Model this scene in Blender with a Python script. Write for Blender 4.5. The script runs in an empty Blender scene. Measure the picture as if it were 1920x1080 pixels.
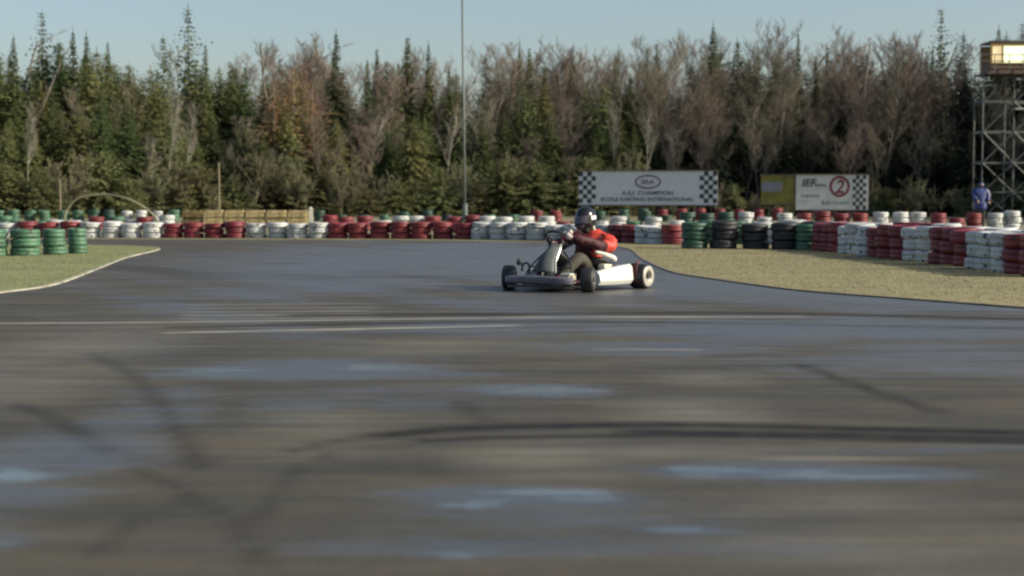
import bpy, bmesh, math, random
import numpy as np
from mathutils import Vector, Matrix
R = math.radians
random.seed(7)
SC = bpy.context.scene
COL = SC.collection

# ------------------------------------------------------------------ camera
CAM_H = 1.0
F_PX = 3045.0                       # focal length in photo pixels (1920 wide)
HOR = 378.0                         # horizon row in the photo
PITCH = math.atan((540 - HOR) / F_PX)
cam_d = bpy.data.cameras.new("camera")
cam_d.sensor_width = 36
cam_d.lens = F_PX / 1920 * 36
cam_d.clip_start = 0.1
cam_d.clip_end = 6000
cam_d.dof.use_dof = True
cam_d.dof.focus_distance = 18.2
cam_d.dof.aperture_fstop = 2.0
cam = bpy.data.objects.new("camera", cam_d)
cam.location = (0, 0, CAM_H)
cam.rotation_euler = (R(90) - PITCH, 0, 0)
COL.objects.link(cam)
SC.camera = cam

# ------------------------------------------------------------------ light
SUN_AZ, SUN_EL = R(103), R(28)       # clockwise from the view direction (+Y)
w = bpy.data.worlds.new("World"); SC.world = w
w.use_nodes = True
nt = w.node_tree; nt.nodes.clear()
sky = nt.nodes.new('ShaderNodeTexSky'); sky.sky_type = 'NISHITA'
sky.sun_disc = False
sky.sun_elevation = SUN_EL; sky.sun_rotation = SUN_AZ
sky.air_density = 1.0; sky.dust_density = 2.0; sky.ozone_density = 1.2
bg = nt.nodes.new('ShaderNodeBackground'); bg.inputs['Strength'].default_value = 0.09
wo = nt.nodes.new('ShaderNodeOutputWorld')
nt.links.new(sky.outputs[0], bg.inputs[0]); nt.links.new(bg.outputs[0], wo.inputs[0])
sd = bpy.data.lights.new("sun", 'SUN'); sd.energy = 4.0; sd.angle = R(0.6)
sd.color = (1.0, 0.92, 0.76)
so = bpy.data.objects.new("sun", sd); COL.objects.link(so)
to_sun = Vector((math.sin(SUN_AZ) * math.cos(SUN_EL), math.cos(SUN_AZ) * math.cos(SUN_EL), math.sin(SUN_EL)))
so.rotation_euler = to_sun.to_track_quat('Z', 'Y').to_euler()
so.location = (60, -10, 40)
SC.view_settings.view_transform = 'Standard'
SC.view_settings.look = 'None'
SC.view_settings.exposure = 0.66
SC.view_settings.gamma = 1
SC.render.engine = 'CYCLES'
SC.cycles.pixel_filter_type = 'BLACKMAN_HARRIS'
SC.cycles.filter_width = 2.3
SC.cycles.max_bounces = 5
SC.cycles.diffuse_bounces = 2
SC.cycles.glossy_bounces = 3
SC.cycles.transparent_max_bounces = 6

# ------------------------------------------------------------------ placing helpers
_fw = Vector((0, math.cos(PITCH), -math.sin(PITCH)))
_up = Vector((0, math.sin(PITCH), math.cos(PITCH)))
def ray(x, y):
    return Vector((1, 0, 0)) * ((x - 960) / F_PX) + _up * ((540 - y) / F_PX) + _fw
def at(x, y, z=0.0):                # ground point seen at photo pixel
    d = ray(x, y); t = (z - CAM_H) / d.z
    return Vector((0, 0, CAM_H)) + d * t
def atY(x, y, Y):                   # point at depth Y seen at photo pixel
    d = ray(x, y); return Vector((0, 0, CAM_H)) + d * (Y / d.y)
def baseY(y): return at(960, y).y

# ------------------------------------------------------------------ objects
def tag(o, label=None, cat=None, group=None, kind=None):
    if label: o['label'] = label
    if cat: o['category'] = cat
    if group: o['group'] = group
    if kind: o['kind'] = kind
    return o
def link(name, data, parent=None, loc=None):
    o = bpy.data.objects.new(name, data); COL.objects.link(o)
    if parent: o.parent = parent
    if loc is not None: o.location = loc
    return o
def empty(name, loc, rz=0):
    o = bpy.data.objects.new(name, None); COL.objects.link(o)
    o.location = loc; o.rotation_euler = (0, 0, rz); o.empty_display_size = 0.2
    return o
def copy_tree(o, parent=None):
    c = o.copy(); COL.objects.link(c); c.parent = parent
    for ch in [k for k in CH.get(o.name, [])]:
        copy_tree(ch, c)
    return c
CH = {}
def children_index():
    CH.clear()
    for o in bpy.data.objects:
        if o.parent: CH.setdefault(o.parent.name, []).append(o)

class MB:
    def __init__(s): s.v = []; s.f = []; s.m = []
    def add(s, vs, fs, mi=0):
        b = len(s.v); s.v += [tuple(v) for v in vs]
        s.f += [tuple(i + b for i in f) for f in fs]; s.m += [mi] * len(fs)
    def box(s, c, d, rot=None, mi=0):
        M = rot.to_matrix() if rot is not None else Matrix.Identity(3)
        c = Vector(c); hx, hy, hz = d[0] / 2, d[1] / 2, d[2] / 2
        vs = [c + M @ Vector((x * hx, y * hy, z * hz)) for x in (-1, 1) for y in (-1, 1) for z in (-1, 1)]
        s.add(vs, [(0, 1, 3, 2), (4, 6, 7, 5), (0, 4, 5, 1), (2, 3, 7, 6), (0, 2, 6, 4), (1, 5, 7, 3)], mi)
    def tube(s, pts, r, n=8, mi=0, cap=True):
        pts = [Vector(p) for p in pts]
        rs = r if isinstance(r, (list, tuple)) else [r] * len(pts)
        rings = []; nx = None
        for i, p in enumerate(pts):
            t = (pts[min(i + 1, len(pts) - 1)] - pts[max(i - 1, 0)]).normalized()
            if nx is None:
                nx = t.orthogonal().normalized()
            else:
                nx = (nx - t * nx.dot(t))
                nx = nx.normalized() if nx.length > 1e-5 else t.orthogonal().normalized()
            ny = t.cross(nx)
            rings.append([p + (nx * math.cos(a) + ny * math.sin(a)) * rs[i] for a in [2 * math.pi * k / n for k in range(n)]])
        vs = [v for rg in rings for v in rg]; fs = []
        for i in range(len(pts) - 1):
            for k in range(n):
                a = i * n + k; b = i * n + (k + 1) % n
                fs.append((a, b, b + n, a + n))
        if cap:
            fs.append(tuple(range(n))[::-1]); fs.append(tuple(range((len(pts) - 1) * n, len(pts) * n)))
        s.add(vs, fs, mi)
    def lathe(s, prof, n=24, M=None, mi=0, close=False):   # profile (radius, z) about Z
        vs = []
        for k in range(n):
            a = 2 * math.pi * k / n
            for r, z in prof:
                v = Vector((r * math.cos(a), r * math.sin(a), z))
                vs.append(M @ v if M is not None else v)
        m = len(prof); fs = []
        rng = range(m) if close else range(m - 1)
        for k in range(n):
            for j in rng:
                a = k * m + j; b = ((k + 1) % n) * m + j
                a2 = k * m + (j + 1) % m; b2 = ((k + 1) % n) * m + (j + 1) % m
                fs.append((a, b, b2, a2))
        s.add(vs, fs, mi)
    def mesh(s, name, mats, smooth=False):
        me = bpy.data.meshes.new(name); me.from_pydata(s.v, [], s.f)
        for m in (mats if isinstance(mats, list) else [mats]): me.materials.append(m)
        if isinstance(mats, list): me.polygons.foreach_set('material_index', s.m)
        if smooth: me.polygons.foreach_set('use_smooth', [True] * len(me.polygons))
        me.update(); return me
    def build(s, name, mats, parent=None, smooth=False, bevel=0, loc=None):
        me = s.mesh(name, mats, smooth)
        bm = bmesh.new(); bm.from_mesh(me); bmesh.ops.recalc_face_normals(bm, faces=bm.faces); bm.to_mesh(me); bm.free()
        o = link(name, me, parent, loc)
        if bevel:
            b = o.modifiers.new('bevel', 'BEVEL'); b.width = bevel; b.segments = 2; b.limit_method = 'ANGLE'
        return o

def np_mesh(name, V, F, mats, mi=None, smooth=False):
    me = bpy.data.meshes.new(name)
    V = np.asarray(V, np.float32); F = np.asarray(F, np.int32)
    me.vertices.add(len(V)); me.vertices.foreach_set('co', V.ravel())
    k = F.shape[1]
    me.loops.add(F.size); me.loops.foreach_set('vertex_index', F.ravel())
    me.polygons.add(len(F)); me.polygons.foreach_set('loop_start', np.arange(0, F.size, k, dtype=np.int32))
    me.polygons.foreach_set('loop_total', np.full(len(F), k, np.int32))
    for m in (mats if isinstance(mats, list) else [mats]): me.materials.append(m)
    if mi is not None: me.polygons.foreach_set('material_index', np.asarray(mi, np.int32))
    if smooth: me.polygons.foreach_set('use_smooth', [True] * len(F))
    me.update(calc_edges=True); return me

# ------------------------------------------------------------------ materials
def mat(name, col, rough=0.7, var=0.25, scale=6.0, col2=None, bump=0.0, metal=0.0, coord='Object', objvar=0.0,
        emit=None, spec=0.5, trans=0.0, stretch=None, thr=None, hv=.03):
    m = bpy.data.materials.new(name); m.use_nodes = True
    nt = m.node_tree; N = nt.nodes; L = nt.links
    b = N['Principled BSDF']
    tc = N.new('ShaderNodeTexCoord')
    mp = N.new('ShaderNodeMapping'); L.new(tc.outputs[coord], mp.inputs[0])
    if stretch: mp.inputs['Scale'].default_value = stretch
    no = N.new('ShaderNodeTexNoise'); no.inputs['Scale'].default_value = scale
    no.inputs['Detail'].default_value = 5; no.inputs['Roughness'].default_value = 0.6
    L.new(mp.outputs[0], no.inputs['Vector'])
    c2 = col2 if col2 else tuple(c * (1 - var) for c in col)
    rp = N.new('ShaderNodeValToRGB')
    lo, hi = thr if thr else (0.35, 0.65)
    rp.color_ramp.elements[0].position = lo; rp.color_ramp.elements[1].position = hi
    rp.color_ramp.elements[0].color = (*c2, 1); rp.color_ramp.elements[1].color = (*col, 1)
    L.new(no.outputs['Fac'], rp.inputs[0])
    out = rp.outputs[0]
    if objvar:
        oi = N.new('ShaderNodeObjectInfo')
        hs = N.new('ShaderNodeHueSaturation')
        mr = N.new('ShaderNodeMapRange'); mr.inputs['To Min'].default_value = 1 - objvar; mr.inputs['To Max'].default_value = 1 + objvar
        L.new(oi.outputs['Random'], mr.inputs[0]); L.new(mr.outputs[0], hs.inputs['Value'])
        ml = N.new('ShaderNodeMath'); ml.operation = 'MULTIPLY'; ml.inputs[1].default_value = 7.31
        fr = N.new('ShaderNodeMath'); fr.operation = 'FRACT'
        m2 = N.new('ShaderNodeMapRange'); m2.inputs['To Min'].default_value = 0.5 - hv; m2.inputs['To Max'].default_value = 0.5 + hv
        L.new(oi.outputs['Random'], ml.inputs[0]); L.new(ml.outputs[0], fr.inputs[0]); L.new(fr.outputs[0], m2.inputs[0])
        L.new(m2.outputs[0], hs.inputs['Hue']); L.new(out, hs.inputs['Color']); out = hs.outputs[0]
    L.new(out, b.inputs['Base Color'])
    b.inputs['Roughness'].default_value = rough; b.inputs['Metallic'].default_value = metal
    b.inputs['Specular IOR Level'].default_value = spec
    if emit:
        b.inputs['Emission Color'].default_value = (*emit[0], 1); b.inputs['Emission Strength'].default_value = emit[1]
    if trans:
        b.inputs['Transmission Weight'].default_value = trans
    if bump:
        bp = N.new('ShaderNodeBump'); bp.inputs['Strength'].default_value = bump; bp.inputs['Distance'].default_value = 0.02
        L.new(no.outputs['Fac'], bp.inputs['Height']); L.new(bp.outputs[0], b.inputs['Normal'])
    return m

def leafmat(name, col, col2, objvar=0.2, scale=1.6):
    m = mat(name, col, rough=0.75, col2=col2, scale=scale, objvar=objvar, spec=0.2)
    nt = m.node_tree; N = nt.nodes; L = nt.links; b = N['Principled BSDF']
    tr = N.new('ShaderNodeBsdfTranslucent'); mx = N.new('ShaderNodeMixShader'); mx.inputs[0].default_value = 0.25
    src = b.inputs['Base Color'].links[0].from_socket
    L.new(src, tr.inputs['Color']); L.new(b.outputs[0], mx.inputs[1]); L.new(tr.outputs[0], mx.inputs[2])
    L.new(mx.outputs[0], N['Material Output'].inputs['Surface'])
    return m

M = {}
M['spruce'] = leafmat('spruce_needles', (.118, .145, .052), (.064, .085, .034))
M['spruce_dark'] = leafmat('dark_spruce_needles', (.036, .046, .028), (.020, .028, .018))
M['fir'] = leafmat('fir_needles', (.205, .215, .082), (.12, .135, .055))
M['larch'] = leafmat('larch_needles', (.42, .27, .125), (.26, .18, .09), 0.1)
M['twig'] = mat('bare_twigs', (.31, .265, .19), rough=.9, col2=(.20, .175, .125), objvar=.25, scale=.8, hv=.012)
M['twig_red'] = mat('reddish_twigs', (.36, .275, .215), rough=.9, col2=(.24, .185, .15), objvar=.2, scale=.8, hv=.010)
M['twig_pale'] = mat('pale_twigs', (.38, .35, .28), rough=.9, col2=(.26, .23, .18), objvar=.15, scale=.8)
M['bark'] = mat('spruce_bark', (.10, .082, .065), rough=.95, scale=9, bump=.4)
M['bark_grey'] = mat('grey_bark', (.19, .165, .135), rough=.95, scale=9, bump=.4)
M['birch'] = mat('birch_bark', (.42, .40, .33), rough=.85, col2=(.16, .15, .13), scale=5, thr=(.36, .48), stretch=(1, 1, .4))
M['bush'] = leafmat('bush_leaves', (.20, .205, .085), (.12, .125, .055))
M['bramble'] = mat('brown_brush', (.28, .26, .16), rough=.95, col2=(.16, .15, .09), objvar=.25, scale=1.2)

def tyre_mat(name, col, worn=.5):
    return mat(name, col, rough=.55, col2=(.018, .018, .018), scale=7, thr=(.30 + worn * .06, .40 + worn * .06), bump=.1, coord='Object', objvar=.15, hv=.006)
TC = {'white': tyre_mat('white_painted_rubber', (.46, .47, .45), .7),
      'red': tyre_mat('red_painted_rubber', (.165, .020, .024), .6),
      'green': tyre_mat('green_painted_rubber', (.055, .135, .075), .8),
      'dark green': tyre_mat('dark_green_painted_rubber', (.020, .060, .038), .5),
      'black': mat('bare_black_rubber', (.020, .020, .022), rough=.6, scale=7)}

# ------------------------------------------------------------------ ground, road, verges
def smooth_line(pts, n=8):
    out = []
    P = [Vector(p) for p in pts]
    for i in range(len(P) - 1):
        p0 = P[max(i - 1, 0)]; p1 = P[i]; p2 = P[i + 1]; p3 = P[min(i + 2, len(P) - 1)]
        for k in range(n):
            t = k / n
            out.append(0.5 * ((2 * p1) + (p2 - p0) * t + (2 * p0 - 5 * p1 + 4 * p2 - p3) * t * t + (-p0 + 3 * p1 - 3 * p2 + p3) * t ** 3))
    out.append(P[-1]); return out

gm = mat('ground_soil_grass', (.115, .105, .052), rough=.95, col2=(.075, .066, .038), scale=.35, bump=.3)
b = MB(); b.add([(-2500, -400, 0), (2500, -400, 0), (2500, 4500, 0), (-2500, 4500, 0)], [(0, 1, 2, 3)])
tag(b.build('ground', gm), kind='structure')

# asphalt sheet with surface condition stored per vertex: puddle depth, rubber marks, pale streaks (wear and painted-in wet glints)
def road():
    Y = np.concatenate([np.linspace(-8, 4.2, 12, endpoint=False),
                        1.0 * F_PX / np.linspace(F_PX / 4.2, F_PX / 60.0, 620)])
    X = np.concatenate([np.linspace(-60, -17, 40, endpoint=False), np.arange(-17, 17, .075), np.linspace(17, 60, 40)])
    xs, ys = np.meshgrid(X, Y); xs = xs.ravel(); ys = ys.ravel()
    rng = np.random.RandomState(3)
    wob = .25 * np.sin(xs * 1.7 + 1.3 * np.sin(ys * .9)) + .18 * np.sin(xs * 4.1 + ys * 2.2)
    def blob(x0, x1, y0, y1, soft=.5):
        a = at((x0 + x1) / 2, y1); c = at((x0 + x1) / 2, y0)
        cy = (a.y + c.y) / 2; ry = max(abs(c.y - a.y) / 2, .03)
        k = at(0, (y0 + y1) / 2).y
        cx = at((x0 + x1) / 2, (y0 + y1) / 2).x; rx = abs(at(x1, (y0 + y1) / 2).x - at(x0, (y0 + y1) / 2).x) / 2
        d = np.sqrt(((xs - cx) / rx) ** 2 + ((ys + wob * ry * .8 - cy) / ry) ** 2)
        return np.clip((1 + soft - d) / (2 * soft), 0, 1)
    def stroke(pts, wid, soft=.6):
        P = [at(*p) for p in pts]; P = smooth_line(P, 6)
        best = np.full(len(xs), 1e9)
        for i in range(len(P) - 1):
            ax, ay = P[i].x, P[i].y; dx, dy = P[i + 1].x - ax, P[i + 1].y - ay
            l2 = dx * dx + dy * dy + 1e-9
            t = np.clip(((xs - ax) * dx + (ys - ay) * dy) / l2, 0, 1)
            best = np.minimum(best, np.hypot(xs - ax - t * dx, ys - ay - t * dy))
        return np.clip((1 + soft - best / wid) / (2 * soft), 0, 1)
    wet = np.zeros(len(xs)); skid = np.zeros(len(xs)); pale = np.zeros(len(xs))
    def mx(A, B, k=1.0): np.maximum(A, B * k, out=A)
    # broad damp zone in the middle distance and to the right
    for a, k in (((200, 1500, 452, 575), .95), ((900, 2300, 505, 590), .95), ((880, 2600, 598, 642), 1.0), ((1380, 2500, 640, 730), .72),
                 ((760, 1500, 468, 500), .9), ((640, 1240, 595, 640), .7),
                 ((290, 900, 678, 718), 1.0), ((420, 660, 735, 800), .55), ((860, 1150, 716, 744), 1.0), ((560, 1000, 700, 780), .45),
                 ((1200, 1800, 866, 908), 1.0), ((700, 1230, 915, 975), .9), ((600, 1500, 960, 1080), .62), ((1150, 1400, 985, 1008), 1.0),
                 ((-260, 190, 760, 1120), .8), ((-120, 70, 870, 930), 1.0), ((-40, 130, 520, 560), .5), ((980, 1500, 640, 668), .8),
                 ((1500, 2300, 835, 850), .6)):
        mx(wet, blob(*a), k)
    # standing water
    pud = np.zeros(len(xs))
    for a, k in (((1380, 1790, 878, 904), 1.0), ((1230, 1420, 872, 898), .7), ((900, 1200, 920, 948), 1.0), ((800, 960, 938, 965), .8), ((1180, 1370, 988, 1004), .9), ((880, 1120, 722, 740), 1.0),
                 ((620, 800, 686, 698), 1.0), ((300, 480, 690, 712), .8), ((-130, 130, 880, 912), .95), ((-200, 40, 1000, 1060), .55), ((760, 1000, 1010, 1060), .6),
                 ((430, 640, 612, 622), .3)):
        mx(pud, blob(*a), k)
    mx(wet, pud)
    # rubber marks
    mx(skid, stroke([(720, 818), (880, 805), (1060, 800), (1300, 798), (1600, 806), (1960, 815)], .09, .8), .85)
    mx(skid, stroke([(800, 828), (950, 822), (1300, 819), (1650, 826), (1960, 833)], .05, .8), .8)
    mx(skid, stroke([(540, 850), (640, 828), (800, 810)], .045), .35)
    mx(skid, stroke([(1200, 812), (1600, 818), (1960, 826)], .09), .8)
    mx(skid, stroke([(170, 665), (250, 705), (300, 760), (340, 820), (375, 880)], .045, .9), .40)
    mx(skid, stroke([(250, 880), (350, 925), (430, 980), (500, 1060)], .030, .9), .36)
    mx(skid, stroke([(620, 850), (530, 905), (485, 980), (460, 1060)], .028, .9), .32)
    mx(skid, stroke([(350, 930), (260, 985), (190, 1050)], .022, .8), .5)
    mx(skid, stroke([(1500, 685), (1620, 728), (1760, 775)], .05, .8), .55)
    mx(skid, stroke([(30, 760), (110, 790), (200, 850)], .06), .4)
    mx(skid, stroke([(560, 592), (900, 590), (1400, 588), (1950, 600)], .16), .6)
    mx(skid, stroke([(330, 615), (700, 608), (1100, 604), (1950, 618)], .10), .5)
    mx(skid, stroke([(860, 755), (890, 780), (940, 800)], .05), .3)
    mx(skid, stroke([(200, 500), (500, 520), (900, 518)], .5), .25)
    # worn paint and pale dust, plus wet glints painted in as pale lines
    mx(pale, stroke([(-200, 609), (0, 607), (300, 605), (620, 601), (1000, 596), (1500, 595)], .065), .85)
    mx(pale, stroke([(318, 625), (500, 621), (700, 617), (960, 611)], .075), 1.0)
    for y0 in (572, 579, 586, 592, 598):
        mx(pale, stroke([(350 + 9 * math.sin(y0), y0), (520, y0 - 1), (670 + 30 * math.sin(y0 * 2), y0 - 2)], .085, 1.0), .42 + .12 * math.sin(y0 * 1.7))
    mx(pale, stroke([(1120, 656), (1310, 657)], .035), .8)  # highlight on the wet surface, painted as a pale dash
    mx(pale, blob(500, 700, 765, 850, .9), .16); mx(pale, blob(900, 1140, 830, 890, .9), .28)
    mx(pale, blob(1180, 1400, 750, 790, .9), .30); mx(pale, blob(1250, 1400, 700, 722, .9), .22)
    mx(pale, blob(1350, 1800, 925, 965, .9), .20); mx(pale, blob(1450, 1950, 990, 1060, .9), .22)
    mx(pale, blob(0, 260, 620, 690, .9), .22); mx(pale, blob(600, 1000, 640, 668, .8), .18)
    mx(pale, blob(1000, 1500, 838, 866, .9), .20); mx(pale, blob(1350, 1700, 858, 864, .6), .40)
    mx(pale, blob(-200, 160, 690, 760, .9), .20)
    V = np.stack([xs, ys, np.full(len(xs), .004)], 1)
    nx = len(X); ny = len(Y)
    i = np.arange((nx) * (ny)).reshape(ny, nx)
    F = np.stack([i[:-1, :-1].ravel(), i[1:, :-1].ravel(), i[1:, 1:].ravel(), i[:-1, 1:].ravel()], 1)
    if Y[1] > Y[0]: F = F[:, ::-1]
    me = np_mesh('road', V, F, ROADM)
    for nm, A in (('puddle', pud), ('wet', wet), ('skid', skid), ('pale', pale)):
        at_ = me.attributes.new(nm, 'FLOAT', 'POINT'); at_.data.foreach_set('value', A.astype(np.float32))
    return me

def road_mat():
    m = bpy.data.materials.new('wet_asphalt'); m.use_nodes = True
    nt = m.node_tree; N = nt.nodes; L = nt.links; b = N['Principled BSDF']
    geo = N.new('ShaderNodeNewGeometry')
    def noise(scale, stretch, detail=5, rough=.6):
        mp = N.new('ShaderNodeMapping'); mp.inputs['Scale'].default_value = stretch; L.new(geo.outputs['Position'], mp.inputs[0])
        n = N.new('ShaderNodeTexNoise'); n.inputs['Scale'].default_value = scale; n.inputs['Detail'].default_value = detail
        n.inputs['Roughness'].default_value = rough
        L.new(mp.outputs[0], n.inputs['Vector']); return n.outputs['Fac']
    def attr(nm):
        a = N.new('ShaderNodeAttribute'); a.attribute_name = nm; return a.outputs['Fac']
    def math_(op, a, b_=None, clamp=False):
        x = N.new('ShaderNodeMath'); x.operation = op; x.use_clamp = clamp
        for k, v in enumerate((a, b_)):
            if v is None: continue
            if isinstance(v, (int, float)): x.inputs[k].default_value = v
            else: L.new(v, x.inputs[k])
        return x.outputs[0]
    def mix(f, a, c):
        x = N.new('ShaderNodeMix'); x.data_type = 'RGBA'
        L.new(f, x.inputs[0])
        for k, v in ((6, a), (7, c)):
            if isinstance(v, tuple): x.inputs[k].default_value = (*v, 1)
            else: L.new(v, x.inputs[k])
        return x.outputs[2]
    def rng(v, a, c, lo=0., hi=1.):
        x = N.new('ShaderNodeMapRange'); L.new(v, x.inputs[0]); x.inputs[1].default_value = a; x.inputs[2].default_value = c
        x.inputs[3].default_value = lo; x.inputs[4].default_value = hi; return x.outputs[0]
    big = noise(.45, (1, 2.4, 1), 6, .7); streak = noise(1.0, (.55, 2.6, 1), 6, .65); fine = noise(90, (1, 1, 1), 3); mid = noise(5, (1, 1, 1), 5)
    stone = noise(260, (1, 1, 1), 2)
    base = mix(rng(big, .35, .65), (.066, .061, .043), (.108, .088, .058))
    base = mix(rng(streak, .42, .60, 0, .75), base, (.040, .039, .034))
    lane = noise(2.2, (.22, 3.0, 1), 5, .7)
    base = mix(rng(lane, .52, .66, 0, .45), base, (.130, .115, .088))
    base = mix(rng(noise(1.1, (1, 1, 1), 6, .75), .55, .68, 0, .5), base, (.030, .030, .028))
    base = mix(rng(fine, .3, .7, 0, .45), base, (.030, .030, .028))
    base = mix(rng(stone, .60, .75, 0, .35), base, (.16, .15, .13))
    lane2 = noise(3.0, (.35, 2.2, 1), 6, .7)
    pal = math_('MULTIPLY', attr('pale'), rng(lane2, .34, .58, .30, 1.3), True)
    base = mix(pal, base, (.30, .285, .235))
    sk = math_('MULTIPLY', attr('skid'), rng(mid, .25, .65, .75, 1.15), True)
    base = mix(sk, base, (.010, .010, .012))
    lane3 = noise(1.3, (.32, 2.6, 1), 7, .72)
    wa = math_('ADD', attr('wet'), rng(lane3, .34, .66, -.45, .35))
    wa = math_('ADD', wa, rng(mid, .3, .7, -.12, .12))
    wa = math_('SUBTRACT', wa, math_('MULTIPLY', attr('skid'), .5))
    wet = rng(wa, .20, .85)
    base = mix(math_('MULTIPLY', wet, .45), base, (.026, .029, .034))
    L.new(base, b.inputs['Base Color'])
    L.new(rng(wet, 0, 1, 1.45, 1.75), b.inputs['IOR'])
    ro = N.new('ShaderNodeMix'); ro.data_type = 'FLOAT'
    L.new(wet, ro.inputs[0]); ro.inputs[2].default_value = .70; ro.inputs[3].default_value = .42
    ro2 = N.new('ShaderNodeMix'); ro2.data_type = 'FLOAT'
    lane4 = noise(1.7, (.55, 4.5, 1), 8, .78)
    pud = math_('ADD', attr('puddle'), rng(lane4, .36, .64, -.85, .30))
    pud = rng(math_('ADD', pud, rng(mid, .3, .7, -.20, .20)), .18, .62)
    L.new(pud, ro2.inputs[0]); L.new(ro.outputs[0], ro2.inputs[2]); ro2.inputs[3].default_value = .05
    L.new(ro2.outputs[0], b.inputs['Roughness'])
    sp = N.new('ShaderNodeMix'); sp.data_type = 'FLOAT'; L.new(wet, sp.inputs[0]); sp.inputs[2].default_value = .28; sp.inputs[3].default_value = 1.0
    L.new(math_('MULTIPLY', sp.outputs[0], rng(sk, 0, 1, 1, .25)), b.inputs['Specular IOR Level'])
    bp = N.new('ShaderNodeBump'); bp.inputs['Distance'].default_value = .01
    L.new(math_('MULTIPLY', rng(wet, 0, 1, .55, .62), rng(pud, 0, 1, 1, .12)), bp.inputs['Strength'])
    hh = math_('ADD', fine, math_('MULTIPLY', mid, 1.5))
    L.new(hh, bp.inputs['Height']); L.new(bp.outputs[0], b.inputs['Normal'])
    return m
ROADM = road_mat()
tag(link('road', road()), kind='structure')

grass_m = mat('verge_grass', (.235, .200, .092), rough=.95, col2=(.165, .155, .070), scale=.5, bump=.05, stretch=(1, 1.8, 1))
grass_g = mat('green_verge_grass', (.185, .195, .072), rough=.95, col2=(.135, .148, .055), scale=.5, bump=.05, stretch=(1, 1.8, 1))

def poly_sheet(name, pts, m, h=.016, edge=None):
    bm = bmesh.new()
    vs = [bm.verts.new((p.x, p.y, h)) for p in pts]
    f = bm.faces.new(vs)
    if f.normal.z < 0: f.normal_flip()
    r = bmesh.ops.extrude_face_region(bm, geom=[f])
    for v in [g for g in r['geom'] if isinstance(g, bmesh.types.BMVert)]: v.co.z = -.02
    bmesh.ops.recalc_face_normals(bm, faces=bm.faces)
    bmesh.ops.triangulate(bm, faces=bm.faces)
    me = bpy.data.meshes.new(name); bm.to_mesh(me); bm.free(); me.materials.append(m)
    return link(name, me)

R_edge = smooth_line([at(x, y) for x, y in ((1120, 456), (1180, 468), (1205, 486), (1262, 511), (1350, 526), (1500, 546), (1700, 562), (1920, 579), (2300, 610))], 8)
right_poly = R_edge + [Vector((30, 12.6, 0)), Vector((40, 40, 0)), at(1130, 452), ]
tag(poly_sheet('right_verge', right_poly, grass_m), kind='structure')
L_edge = smooth_line([at(x, y) for x, y in ((-330, 600), (-120, 566), (0, 550), (100, 535), (180, 506), (236, 484), (298, 468), (262, 463), (170, 460.5), (0, 459), (-200, 458))], 8)
left_poly = L_edge + [Vector((-40, 36, 0)), Vector((-30, 12, 0))]
tag(poly_sheet('left_verge', left_poly, grass_g), kind='structure')
far_poly = [at(-400, 447.0), at(300, 449.5), at(700, 450.5), at(1180, 456), at(1400, 456), Vector((45, 38, 0)), Vector((60, 100, 0)), Vector((-60, 100, 0))]
tag(poly_sheet('far_verge', far_poly, mat('dry_far_grass', (.22, .195, .10), rough=.95, col2=(.13, .115, .06), scale=.8, bump=.5), h=.010), kind='structure')

def ribbon(name, line, w_, z, m):
    vs = []; fs = []
    for i, p in enumerate(line):
        t = (line[min(i + 1, len(line) - 1)] - line[max(i - 1, 0)]).normalized(); n = Vector((-t.y, t.x, 0))
        a = p + n * w_ / 2; c = p - n * w_ / 2
        vs += [(a.x, a.y, z), (c.x, c.y, z), (a.x, a.y, -.01), (c.x, c.y, -.01)]
        if i:
            k = 4 * i
            fs += [(k - 4, k - 3, k + 1, k), (k - 4, k, k + 2, k - 2), (k - 3, k - 1, k + 3, k + 1)]
    b = MB(); b.add(vs, fs); return tag(b.build(name, m), kind='structure')
kerb_m = mat('worn_kerb_paint', (.46, .44, .35), rough=.8, col2=(.20, .19, .14), scale=2.2)
ribbon('left_kerb', [p for p in L_edge], .055, .020, kerb_m)
edge_m = mat('dirt_edge', (.20, .17, .11), rough=.95, col2=(.11, .095, .065), scale=3)
ribbon('right_edge_strip', R_edge, .07, .020, edge_m)

# short grass blades on the verges
def blades(name, poly, n, m, xr, yr, seed):
    rng = np.random.RandomState(seed)
    P = np.array([(p.x, p.y) for p in poly])
    pts = np.stack([rng.uniform(xr[0], xr[1], n), rng.uniform(yr[0], yr[1], n)], 1)
    inside = np.zeros(n, bool); j = len(P) - 1
    for i in range(len(P)):
        xi, yi = P[i]; xj, yj = P[j]
        c = ((yi > pts[:, 1]) != (yj > pts[:, 1])) & (pts[:, 0] < (xj - xi) * (pts[:, 1] - yi) / (yj - yi + 1e-12) + xi)
        inside ^= c; j = i
    pts = pts[inside]; n = len(pts)
    a = rng.uniform(0, 2 * math.pi, n); h = rng.uniform(.006, .020, n); w_ = .007
    base = np.stack([pts[:, 0], pts[:, 1], np.full(n, .012)], 1)
    d = np.stack([np.cos(a), np.sin(a), np.zeros(n)], 1) * w_
    lean = np.stack([rng.normal(0, .03, n), rng.normal(0, .03, n), h], 1)
    V = np.empty((n * 3, 3)); V[0::3] = base - d; V[1::3] = base + d; V[2::3] = base + lean
    F = np.arange(n * 3).reshape(n, 3)
    o = link(name, np_mesh(name, V, F, m)); return o
o = blades('grass', right_poly, 150000, mat('dry_grass_blades', (.30, .255, .118), rough=.9, col2=(.22, .205, .092), scale=.7, coord='Object'), (1, 14), (14, 40), 1)
tag(o, 'short dry yellowish grass on the verge right of the track', 'grass', kind='stuff')
o = blades('grass', left_poly, 90000, mat('green_grass_blades', (.25, .26, .098), rough=.9, col2=(.185, .20, .076), scale=.7, coord='Object'), (-14, -3), (12, 38), 2)
tag(o, 'short green grass on the verge left of the track', 'grass', kind='stuff')

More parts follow.
